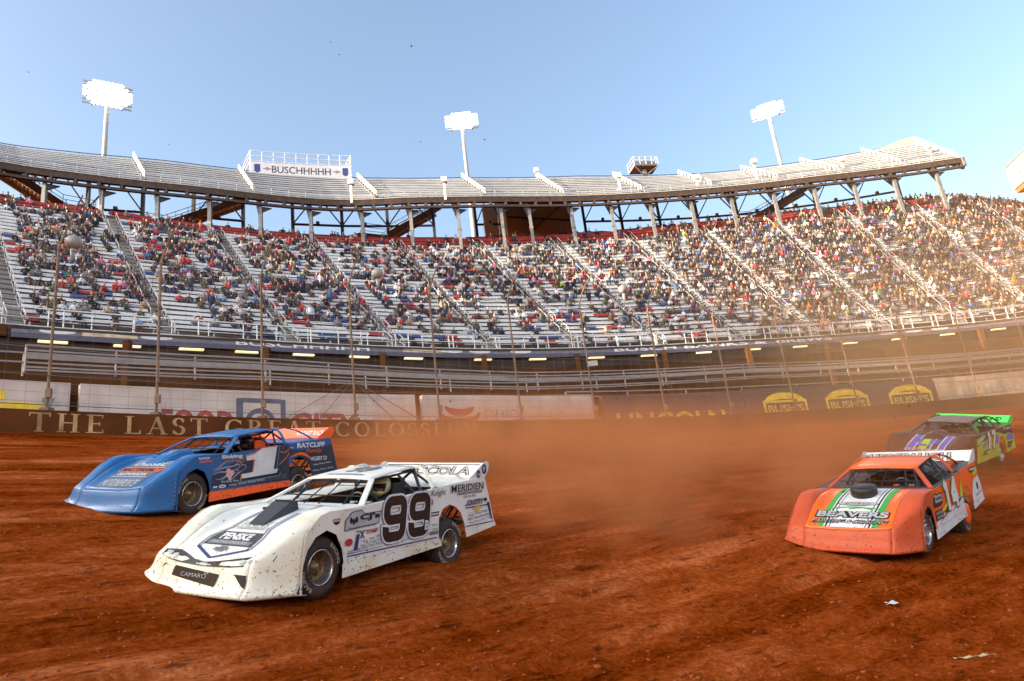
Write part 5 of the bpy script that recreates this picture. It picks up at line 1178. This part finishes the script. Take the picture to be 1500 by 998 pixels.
def orange_decals(root):
    H = hoodfn()
    def strip(q, f, a0, a1, b0=-2.09, b1=-.64, n=3): grid_rect(q, a0, b0, a1 - a0, b1 - b0, f, n, 14)
    dec(root, 'hood_panel', INKW, lambda q, f: strip(q, f, -.50, .50, n=8), H)
    dec(root, 'hood_stripe', GRV, lambda q, f: (strip(q, f, -.50, -.40), strip(q, f, .40, .50)), hoodfn(.012)); dec(root, 'hood_stripe', INKB, lambda q, f: (strip(q, f, -.375, -.345, n=1), strip(q, f, .345, .375, n=1), strip(q, f, -.305, -.29, n=1), strip(q, f, .29, .305, n=1)), hoodfn(.012))
    dec(root, 'hood_emblem', CHARV, lambda q, f: (oval(q, 0, -1.42, .36, .065, f), ), hoodfn(.015)); dec(root, 'hood_emblem', LG, lambda q, f: oval(q, 0, -1.42, .34, .055, f), hoodfn(.017))
    dec(root, 'hood_lettering', INKB, lambda q, f: (text(q, 'ENYEART', -.24, -1.445, .48, .07, f, outline=.04, bold=.04, shear=.2), text(q, 'RACING ENGINES', -.16, -1.50, .32, .025, f)), hoodfn(.019)); dec(root, 'hood_lettering', INKW, lambda q, f: text(q, 'ENYEART', -.24, -1.445, .48, .07, f, bold=.0, shear=.2), hoodfn(.022))
    dec(root, 'hood_lettering', INKB, lambda q, f: (text(q, 'BEAVERS', -.60, -1.84, 1.20, .15, f, outline=.09, bold=.05), text(q, 'PAINTING & COATING', -.62, -1.99, 1.24, .09, f, outline=.09, bold=.04, shear=.35)), hoodfn(.015)); dec(root, 'hood_lettering', LG, lambda q, f: (text(q, 'BEAVERS', -.60, -1.84, 1.20, .15, f, bold=.04), text(q, 'PAINTING & COATING', -.62, -1.99, 1.24, .09, f, bold=.0, shear=.35)), hoodfn(.020))
    dec(root, 'hood_emblem', GRV, lambda q, f: (ribbon(q, bez((-.55, -1.66), (-.2, -1.50), (.1, -1.50), (.3, -1.62)), .035, f), ribbon(q, bez((-.1, -1.60), (.1, -1.52), (.35, -1.55), (.58, -1.66)), .03, f)), hoodfn(.016))
    D = side(1.098)
    dec(root, 'lower_graphic', INKW, lambda q, f: (poly(q, [(-.99, .335), (-.99, .42), (-.4, .50), (.05, .56), (.35, .54), (.955, .72), (.955, .38)], f)), D); dec(root, 'quarter_graphic', INKW, lambda q, f: poly(q, [(1.67, .41), (1.64, .55), (1.80, .78), (1.95, .86), (2.28, .90), (2.40, .76), (2.48, .475)], f), D)
    dec(root, 'bolt_graphic', INKB, lambda q, f: (poly(q, [(-.8, .38), (-.3, .50), (-.35, .53), (.05, .60), (.1, .56), (-.28, .47)], f), poly(q, [(.0, .46), (.5, .56), (.45, .60), (.93, .66), (.93, .64), (.5, .53)], f)), S3(1)); dec(root, 'bolt_graphic', LIMEV, lambda q, f: (poly(q, [(-.6, .53), (-.1, .62), (-.05, .70), (-.45, .60)], f), poly(q, [(.75, .62), (.95, .70), (.95, .98), (.86, .80)], f), poly(q, [(1.9, .9), (2.3, .98), (2.26, 1.08), (1.95, .98)], f)), S3(1))
    blocknum(root, '14', -.32, .50, .92, .58, .15, [(LIMEV, .030), (INKB, .022), (INKW, 0)], sh=-.08, gap=-.02)
    dec(root, 'sponsor_plate', INKB, lambda q, f: (poly(q, [(-.97, .72), (-.88, .90), (-.74, .90), (-.74, .87), (-.36, .88), (-.40, .70), (-.55, .66), (-.92, .66)], f), rect(q, -.93, .44, .45, .17, f)), S3(1)); dec(root, 'sponsor_plate', LG, lambda q, f: (rect(q, -.85, .735, .43, .12, f), rect(q, -.9, .84, .12, .04, f)), S3(2)); dec(root, 'sponsor_lettering', INKB, lambda q, f: (text(q, 'PAVING', -.82, .765, .38, .06, f, bold=.03)), S3(3)); dec(root, 'sponsor_lettering', LG, lambda q, f: (text(q, 'BLUE RIDGE', -.90, .54, .39, .05, f, bold=.03), text(q, 'TRUCKING', -.90, .465, .39, .05, f, bold=.03)), S3(3))
    dec(root, 'sponsor_plate', INKB, lambda q, f: (rect(q, 1.72, 1.0, .42, .10, f)), S3(1)); dec(root, 'sponsor_lettering', INKW, lambda q, f: text(q, 'Stuckey', 1.73, 1.01, .40, .085, f, bold=.03, shear=.2), S3(2)); dec(root, 'round_emblem', INKB, lambda q, f: (oval(q, 2.12, .70, .07, .08, f), microtext(q, 1.9, .52, .5, .04, f, 3, 44)), S3(1))
    dec(root, 'spoiler_lettering', INKB, lambda q, f: (text(q, 'HERSPAUGH', -.95, .04, 1.6, .14, f, outline=.05, bold=.04, shear=.1), rect(q, -1.04, .005, 1.95, .012, f)), spoilfn(.012)); dec(root, 'spoiler_lettering', LG, lambda q, f: text(q, 'HERSPAUGH', -.95, .04, 1.6, .14, f, bold=.03, shear=.1), spoilfn(.016))
def green_decals(root):
    BL = G(60, 95, 190, 'cobalt vinyl', rough=.4)
    D = side(1.098)
    dec(root, 'dark_graphic', CHARV, lambda q, f: (poly(q, [(-.98, .62), (-.98, .955), (-.1, 1.0), (.95, 1.08), (.955, .98), (.3, .88)], f), poly(q, [(-.6, .36), (-.3, .55), (.1, .60), (-.2, .36)], f), poly(q, [(.965, 1.08), (2.2, 1.14), (2.35, .85), (1.9, .9), (1.5, .86), (.965, .95)], f), poly(q, [(1.68, .43), (2.0, .44), (2.3, .62), (1.75, .62)], f)), D)
    dec(root, 'blue_graphic', BL, lambda q, f: (poly(q, [(-.6, .55), (-.25, .62), (0, .78), (-.4, .70)], f), poly(q, [(.55, .62), (.9, .66), (.95, .92), (.75, .86)], f), poly(q, [(1.68, .66), (2.3, .68), (2.32, .84), (1.8, .86), (1.66, .74)], f)), S3(1)); dec(root, 'green_graphic', G(60, 220, 70, 'bright green vinyl', rough=.4), lambda q, f: (poly(q, [(-.97, .66), (-.6, .74), (-.2, .90), (-.5, .92), (-.97, .84)], f), poly(q, [(-.5, .48), (0, .52), (.4, .66), (.2, .66), (-.2, .58)], f)), S3(2))
    dec(root, 'sponsor_lettering', INKW, lambda q, f: (text(q, 'WEHRS', -.85, .80, .4, .07, f, bold=.03, shear=.2), text(q, 'MACHINE', -.75, .70, .4, .05, f, bold=.03), text(q, 'SSI', -.55, .90, .3, .05, f, bold=.03), text(q, 'MOTORSPORTS', 1.4, 1.0, .75, .075, f, bold=.03), microtext(q, 1.75, .50, .6, .04, f, 3, 55), microtext(q, -.3, .42, .9, .04, f, 5, 56)), S3(3))
    blocknum(root, '17', -.14, .50, .78, .54, .15, [(INKB, .03), (INKW, 0)], sh=.08, base=4, gap=0)
    H = hoodfn()
    dec(root, 'hood_stripe', INKW, lambda q, f: [grid_rect(q, a, -2.0, .04, 1.0, f, 1, 10) for a in (-.52, -.30, .12, .32, .50)], H); dec(root, 'hood_stripe', BL, lambda q, f: [grid_rect(q, a, -2.0, .15, 1.0, f, 1, 10) for a in (-.47, .36)], H); dec(root, 'hood_stripe', LIMEV, lambda q, f: [grid_rect(q, a, -1.9, .22, .8, f, 2, 8) for a in (-.18,)], H)
    dec(root, 'hood_lettering', INKW, lambda q, f: text(q, 'GOTTAHAVEIT', -.5, -2.02, 1.0, .14, f, bold=.03), hoodfn(.015)); dec(root, 'hood_lettering', BL, lambda q, f: text(q, 'LF', -.3, -1.75, .6, .4, f, bold=.04), hoodfn(.014))
    dec(root, 'spoiler_lettering', INKB, lambda q, f: text(q, 'BLACK DIAMOND', -.7, .05, 1.5, .12, f, bold=.04, shear=.2), spoilfn(.012))
WB = C('white car paint', (.66, .66, .62), spec=.3, rough=.42, var=.04, mud=.30, mudcol=(.46, .34, .17), coat=.1); WBF = C('mud sprayed white nose paint', (.70, .68, .59), spec=.3, rough=.42, var=.05, mud=.62, mudcol=(.50, .36, .15), coat=.05)
BB = C('blue car paint', srgb(16, 88, 144), spec=.3, rough=.42, var=.06, mud=.16, coat=.05); OC = C('fluorescent orange panel', (.95, .12, .02), spec=.3, rough=.4, var=.04, mud=.08)
OB = C('orange car paint', srgb(234, 98, 18), spec=.3, rough=.32, var=.05, mud=.14, coat=.08); OBF = C('dusty red orange nose plastic', srgb(182, 74, 38), spec=.3, rough=.45, var=.08, mud=.25, mudcol=(.40, .13, .06))
GB_ = C('lime green car paint', srgb(150, 195, 50), spec=.3, rough=.35, mud=.15); BRG = C('bright green panel', (.06, .75, .12), spec=.3, rough=.4, mud=.06); DKC = C('dark graphite paint', (.03, .028, .028), spec=.3, rough=.35, mud=.25)
cars = {
 'white': ((-2.861, 10.459, .122), (240.69, 5.05, -9.52), dict(body=WB, skirt=WBF, hood=WB, nose=WBF, fender=WBF, roof=WB, door=WB, quarter=WB, spoiler=WB, deck=WB, pillar=WB, seat=INT, scoop='wedge', decals=white_decals), 'white and cream race car numbered 99, mud specked, leading in the left foreground'),
 'blue': ((-6.213, 13.938, 1.689), (245.69, 7.02, -9.18), dict(body=BB, skirt=OC, hood=BB, nose=BB, roof=BB, door=BB, quarter=BB, spoiler=OC, deck=BB, pillar=BB, seat=OC, scoop='hump', scoopmat=BB, decals=blue_decals), 'blue race car numbered 1 with orange skirts and spoiler, higher on the banking'),
 'orange': ((6.76, 14.376, -.425), (225.48, 5.65, -8.79), dict(body=OB, skirt=INKW, hood=OB, nose=OBF, fender=OBF, roof=OB, door=OB, quarter=OB, spoiler=INKW, deck=CHARV, pillar=OBF, seat=INT, scoop='drum', disc=OC, net=True, steer=-3, sail=OB, decals=orange_decals), 'orange race car numbered 14 with a white bonnet panel and green stripes'),
 'green': ((12.96, 22.574, 1.228), (220.45, 4.13, -14.71), dict(body=GB_, skirt=GB_, hood=DKC, nose=DKC, fender=DKC, roof=C('grey brown roof', (.16, .13, .11), rough=.5, mud=.3), door=GB_, quarter=GB_, spoiler=BRG, deck=DKC, pillar=DKC, seat=BRG, scoop='hump', scoopmat=DKC, decals=green_decals), 'lime green and black race car numbered 17, farthest back at the right in the dust'),
}
for nm, (p, a, S, lab) in cars.items(): build_car('race_car', p, a, S, lab)
# ------------------------------------------------------------------ drivers (each sits in a car)
def driver(p, a, suit, helm, glove, lab, visor=INKB):
    M = pose(p, a); m = MB()
    hd = Vector((-.55, .36, 1.145))
    m.tube([(-.70, .33, .48), (-.70, .33, .68), (-.68, .33, .86), (-.64, .34, .95), (-.60, .35, 1.02)], [.17, .165, .19, .12, .07], 10)
    hands = []
    for s in (-1, 1):
        S_ = Vector((-.66, .33 + s * .20, .90)); E_ = Vector((-.42, .33 + s * .26, .78)); H_ = Vector((-.19, .33 + s * .14, .93)); m.tube([S_, E_, H_], [.062, .050, .034], 8); hands.append((H_, s))
        m.tube([(-.66, .33 + s * .10, .50), (-.25, .33 + s * .12, .62), (.12, .33 + s * .10, .40)], [.09, .07, .05], 8)
    m.mi = 1
    for H_, s in hands:   # gloved hands closed on the rim: palm, four fingers, thumb
        m.ball(H_ + Vector((.025, 0, .0)), (.045, .035, .02), 8, 5)
        for f in range(4):
            y = (-.030 + .02 * f); q = H_ + Vector((.055, y, .012)); L_ = (.028, .033, .031, .024)[f]; m.tube([q, q + Vector((L_, 0, .004)), q + Vector((L_ + .006, 0, -.022)), q + Vector((L_ * .3, 0, -.032))], [.0095, .009, .008, .007], 6)
        q = H_ + Vector((.01, -s * .034, .0)); m.tube([q, q + Vector((.022, -s * .012, .008)), q + Vector((.045, -s * .004, .0))], [.011, .0095, .008], 6)
    m.mi = 2; m.ball(hd + Vector((.055, 0, -.015)), (.075, .07, .09), 12, 8)   # face behind the visor opening
    m.ball(hd + Vector((.135, 0, -.02)), (.016, .012, .02), 6, 4)
    o = m.build('person', [suit, glove, SKIN], smooth=True); o.matrix_world = M
    tag(o, lab, 'driver', 'race drivers in their cars')
    h = MB(); V = []
    n, r = 20, 14
    for i in range(r + 1):
        t = math.pi * i / r
        for k in range(n):
            f = 2 * math.pi * k / n; x, y, z = math.sin(t) * math.cos(f), math.sin(t) * math.sin(f), math.cos(t)
            V.append(hd + Vector((x * .148 + (.02 if z < -.2 and x > 0 else 0), y * .122, z * .138 - (.02 if x > .2 and z < 0 else 0))))
    F = []
    for i in range(r):
        for k in range(n):
            ang = 360 * (k + .5) / n; el = i / r
            if .40 < el < .60 and (ang < 66 or ang > 294): continue
            if el > .88: continue
            F.append((i * n + k, (i + 1) * n + k, (i + 1) * n + (k + 1) % n, i * n + (k + 1) % n))
    h.add(V, F); he = h.build('helmet', helm, o, True); solid(he, .012)
    v = MB(); V = []
    for i in range(4):
        z = .045 - .075 * i / 3
        for k in range(11): f = R_(-66 + 132 * k / 10); V.append(hd + Vector((.145 * math.cos(f), .122 * math.sin(f), z)))
    v.add(V, [(i * 11 + k, i * 11 + k + 1, (i + 1) * 11 + k + 1, (i + 1) * 11 + k) for i in range(3) for k in range(10)]); v.build('visor', visor, he, True)
HEL = C('cream helmet shell', (.60, .50, .28), rough=.25, var=.05, coat=.5); HEB = C('black helmet shell', (.015, .013, .013), rough=.2, var=.1, coat=.5)
c_ = cars
driver(*c_['white'][:2], C('black suit', (.015, .015, .017), rough=.8), HEL, C('white glove', (.5, .5, .5), rough=.7), 'driver in a cream helmet at the wheel of the white car')
driver(*c_['blue'][:2], C('dark red brown suit', (.06, .02, .015), rough=.8), HEB, CM[0], 'driver in a black helmet at the wheel of the blue car')
driver(*c_['orange'][:2], C('navy suit', (.02, .03, .07), rough=.8), C('black and orange helmet', (.05, .02, .015), rough=.25, coat=.4), CM[11], 'driver in a dark helmet at the wheel of the orange car')
driver(*c_['green'][:2], C('grey suit', (.12, .12, .12), rough=.8), BRG, CM[0], 'driver in a bright green helmet at the wheel of the farthest car')
# ------------------------------------------------------------------ litter and clods on the clay
def scrap(name, x, y, pts, m, lab, cat, rot=0):
    z = float(ground(x, y)); V = []
    for a, b, c in pts: V.append((a, b, c))
    n = len(pts) // 2; o = mesh(name, V, [(i, i + 1, n + i + 1, n + i) for i in range(n - 1)], m); o.location = (x, y, z + .02); o.rotation_euler = (0, 0, rot); solid(o, .003); tag(o, lab, cat)
scrap('paper_scrap', 4.71, 10.47, [(-.10, 0, 0), (-.04, .0, .03), (.03, 0, .01), (.10, .02, .02), (-.06, .07, .05), (-.0, .09, .03), (.05, .08, .06), (.09, .07, .03)], INKW, 'small crumpled white paper scrap lying on the clay at the lower right', 'litter')
scrap('plastic_strip', 4.43, 8.25, [(-.22 + .055 * i, .015 * math.sin(i * 1.7), .012 + .012 * math.sin(i * 2.1)) for i in range(9)] + [(-.22 + .055 * i, .035 + .02 * math.sin(i * 1.3), .014 + .012 * math.cos(i * 2.1)) for i in range(9)], C('tan torn plastic', (.42, .30, .15), rough=.6), 'thin torn tan strip lying on the clay near the bottom right corner', 'litter')
mb = MB(); rc = random.Random(5)
cnt = 0
while cnt < 4500:
    u = rc.random(); d = 5.5 + 22 * u ** 1.6; az = R_(rc.uniform(-42, 42)); x, y = d * math.sin(az), d * math.cos(az)
    z = float(ground(x, y)); s = rc.choice([.006, .008, .011, .014, .018]) * (1 + .3 * rc.random()) * (1 if rc.random() > .03 else 1.8)
    M = Matrix.Rotation(rc.uniform(0, 6), 3, 'Z'); V = []
    b0 = len(mb.V); mb.ball((x, y, z + s * .25), (s * 1.3, s, s * .65), 5, 3, M)
    for i in range(b0, len(mb.V)): v = mb.V[i]; mb.V[i] = (v[0] + rc.uniform(-.2, .2) * s, v[1] + rc.uniform(-.2, .2) * s, v[2] + rc.uniform(-.2, .2) * s)
    cnt += 1
o = mb.build('loose_dirt', C('crumbled clay', (.26, .050, .006), rough=.95, var=.4, vs=5)); tag(o, 'loose crumbs of red clay strewn over the track surface', 'loose dirt', kind='stuff')
mb = MB()
for x, y, z, s in [(-9.81, 18.93, 13.38, .02), (-12.61, 16.48, 14.56, .02), (-3.66, 14.88, 12.95, .015), (-3.67, 15.81, 13.32, .02), (-1.27, 11.65, 9.81, .018), (-1.41, 13.07, 8.57, .014), (-.07, 13.98, 9.02, .018), (-.49, 17.43, 4.55, .025), (-6.09, 15.04, 5.53, .022), (-2.69, 14.26, 4.66, .02), (7.62, 14.04, 1.94, .018), (11.47, 22.15, 2.76, .03), (4.72, 20.97, 3.2, .025), (2.41, 13.67, 3.15, .02), (-1.64, 16.63, 3.73, .022), (-3.25, 15.59, 3.72, .02)]:
    b0 = len(mb.V); mb.ball((x, y, z), (s, s * .8, s * .7), 6, 4)
    for i in range(b0, len(mb.V)): v = mb.V[i]; mb.V[i] = (v[0] + rc.uniform(-.3, .3) * s, v[1], v[2] + rc.uniform(-.3, .3) * s)
o = mb.build('flying_dirt', C('dark flying clay', (.05, .025, .015), rough=.9)); tag(o, 'scattered specks of clay thrown up into the air', 'flying dirt', kind='stuff')
# ------------------------------------------------------------------ dust raised by the cars
def dust(name, pts, lab, dens, col, fall, nscale=.22, thr=(.42, .72)):
    """closed hull over footprint points [(x, y, zbottom, ztop)] with uneven density inside"""
    bm = bmesh.new()
    for x, y, z0, z1 in pts:
        bm.verts.new((x, y, z0)); bm.verts.new((x, y, z1))
    r = bmesh.ops.convex_hull(bm, input=bm.verts)
    bmesh.ops.delete(bm, geom=[v for v in bm.verts if not v.link_faces], context='VERTS')
    me = bpy.data.meshes.new(name); bm.to_mesh(me); bm.free(); o = link(name, me)
    m = bpy.data.materials.new(name); m.use_nodes = True; N, L = nodes(m); N.remove(N['Principled BSDF']); out = N['Material Output']
    pv = N.new('ShaderNodeVolumePrincipled'); pv.inputs['Color'].default_value = (*col, 1); pv.inputs['Anisotropy'].default_value = .2
    tc = N.new('ShaderNodeTexCoord'); nz = N.new('ShaderNodeTexNoise'); nz.inputs['Scale'].default_value = nscale; nz.inputs['Detail'].default_value = 3; L.new(tc.outputs['Object'], nz.inputs['Vector'])
    mr = N.new('ShaderNodeMapRange'); mr.inputs[1].default_value, mr.inputs[2].default_value = thr; mr.inputs[3].default_value = 0; mr.inputs[4].default_value = 1; L.new(nz.outputs['Fac'], mr.inputs[0])
    # settles towards the hull's middle, fades to nothing at its faces
    A = np.array([(x, y, 1) for x, y, _, _ in pts]); pl = np.linalg.lstsq(A, np.array([z0 + .3 for _, _, z0, _ in pts]), rcond=None)[0]
    Hm = max(z1 - z0 for _, _, z0, z1 in pts) * .95
    dp = N.new('ShaderNodeVectorMath'); dp.operation = 'DOT_PRODUCT'; L.new(tc.outputs['Object'], dp.inputs[0]); dp.inputs[1].default_value = (-pl[0], -pl[1], 1)
    hh = N.new('ShaderNodeMapRange'); hh.interpolation_type = 'SMOOTHSTEP'; L.new(dp.outputs['Value'], hh.inputs[0]); hh.inputs[1].default_value = float(pl[2]) + fall; hh.inputs[2].default_value = float(pl[2]) + Hm; hh.inputs[3].default_value = dens; hh.inputs[4].default_value = 0
    g = tc.outputs['Generated']; s1 = N.new('ShaderNodeVectorMath'); s1.operation = 'SUBTRACT'; s1.inputs[1].default_value = (.5, .5, .5); L.new(g, s1.inputs[0])
    s2 = N.new('ShaderNodeVectorMath'); s2.operation = 'MULTIPLY'; s2.inputs[1].default_value = (2, 2, 0); L.new(s1.outputs[0], s2.inputs[0])
    ln = N.new('ShaderNodeVectorMath'); ln.operation = 'LENGTH'; L.new(s2.outputs[0], ln.inputs[0])
    m3 = N.new('ShaderNodeMapRange'); m3.interpolation_type = 'SMOOTHSTEP'; m3.inputs[1].default_value = 1.0; m3.inputs[2].default_value = .35; m3.inputs[3].default_value = 0; m3.inputs[4].default_value = 1; L.new(ln.outputs['Value'], m3.inputs[0])
    m2 = N.new('ShaderNodeMath'); m2.operation = 'MULTIPLY'; L.new(hh.outputs[0], m2.inputs[0]); L.new(m3.outputs[0], m2.inputs[1])
    mu = N.new('ShaderNodeMath'); mu.operation = 'MULTIPLY'; L.new(mr.outputs[0], mu.inputs[0]); L.new(m2.outputs[0], mu.inputs[1]); L.new(mu.outputs[0], pv.inputs['Density'])
    L.new(pv.outputs[0], out.inputs['Volume']); me.materials.append(m)
    tag(o, lab, 'dust', kind='stuff'); return o
DUSTC = (.76, .31, .12)
def gz(x, y): return float(gbase(math.degrees(math.atan2(x - CX, y - CY)), math.hypot(x - CX, y - CY) - RW))
def foot(pts): return [(x, y, gz(x, y) - .3, gz(x, y) + h) for x, y, h in pts]
def oval_foot(cx, cy, rx, ry, h, n=20): return foot([(cx + rx * math.cos(2 * math.pi * i / n), cy + ry * math.sin(2 * math.pi * i / n), h) for i in range(n)])
dust('dust_cloud', oval_foot(3.6, 22.2, 12.4, 10.6, 2.5), 'thick rusty dust cloud rolling over the track behind the white car', DUST1, DUSTC, .0, .42, (.38, .64))
dust('dust_haze', oval_foot(30, 36, 26, 18, 17), 'golden dust haze drifting along the wall at the right', DUST2, (.93, .60, .30), 1., .12, (.25, .6))
dust('dust_plume', oval_foot(1.6, 14.2, 2.6, 2.9, 1.7), 'low dust plume thrown up right behind the wheels of the white car', DUST1 * .9, DUSTC, .0, .9, (.42, .62))
dust('dust_wisp', oval_foot(-3.4, 18, 2.6, 3.2, 1.6), 'small dust wisp trailing the blue car', DUST1 * .8, DUSTC, .0, .6)
# ------------------------------------------------------------------ sky, sun, camera
w = bpy.data.worlds.new('World'); scn.world = w; w.use_nodes = True; N, L = w.node_tree.nodes, w.node_tree.links
bg = N['Background']; sky = N.new('ShaderNodeTexSky'); sky.sky_type = 'NISHITA'; sky.sun_disc = False
SUNDIR = Vector((-.92, -.34, 0)).normalized(); EL = R_(SUN_EL); SUNDIR = SUNDIR * math.cos(EL) + Vector((0, 0, math.sin(EL)))
sky.sun_elevation = EL; sky.sun_rotation = math.atan2(SUNDIR.x, SUNDIR.y); sky.altitude = 500; sky.air_density = 1.0; sky.dust_density = 4.0; sky.ozone_density = .7
L.new(sky.outputs[0], bg.inputs['Color']); bg.inputs['Strength'].default_value = SKYS
sl = bpy.data.lights.new('sun', 'SUN'); sl.energy = SUNE; sl.angle = R_(.5); sl.color = (1, .80, .58)
so = bpy.data.objects.new('sun', sl); COL.objects.link(so); so.rotation_euler = SUNDIR.to_track_quat('Z', 'Y').to_euler()
cam = bpy.data.cameras.new('camera'); co = bpy.data.objects.new('camera', cam); COL.objects.link(co); scn.camera = co
cam.sensor_width = 36; cam.lens = 1040 / 1500 * 36; cam.clip_end = 6000; cam.clip_start = .1
p_, r_ = R_(16.895546), R_(6.9); U0 = Vector((0, -math.sin(p_), math.cos(p_))); R0_ = Vector((1, 0, 0)); Fw = Vector((0, math.cos(p_), math.sin(p_)))
Rr = math.cos(r_) * R0_ - math.sin(r_) * U0; Ur = math.sin(r_) * R0_ + math.cos(r_) * U0
co.matrix_world = Matrix(((Rr.x, Ur.x, -Fw.x, 0), (Rr.y, Ur.y, -Fw.y, 0), (Rr.z, Ur.z, -Fw.z, 0), (0, 0, 0, 1)))
vs = scn.view_settings; vs.view_transform = 'Standard'; vs.look = 'None'; vs.gamma = 1; vs.exposure = EXPO; vs.use_curve_mapping = False
scn.cycles.use_denoising = True; scn.cycles.max_bounces = 6; scn.cycles.volume_bounces = 1; scn.cycles.transparent_max_bounces = 12
scn.cycles.volume_step_rate = 2.0; scn.cycles.volume_max_steps = 128; scn.cycles.caustics_reflective = False; scn.cycles.caustics_refractive = False
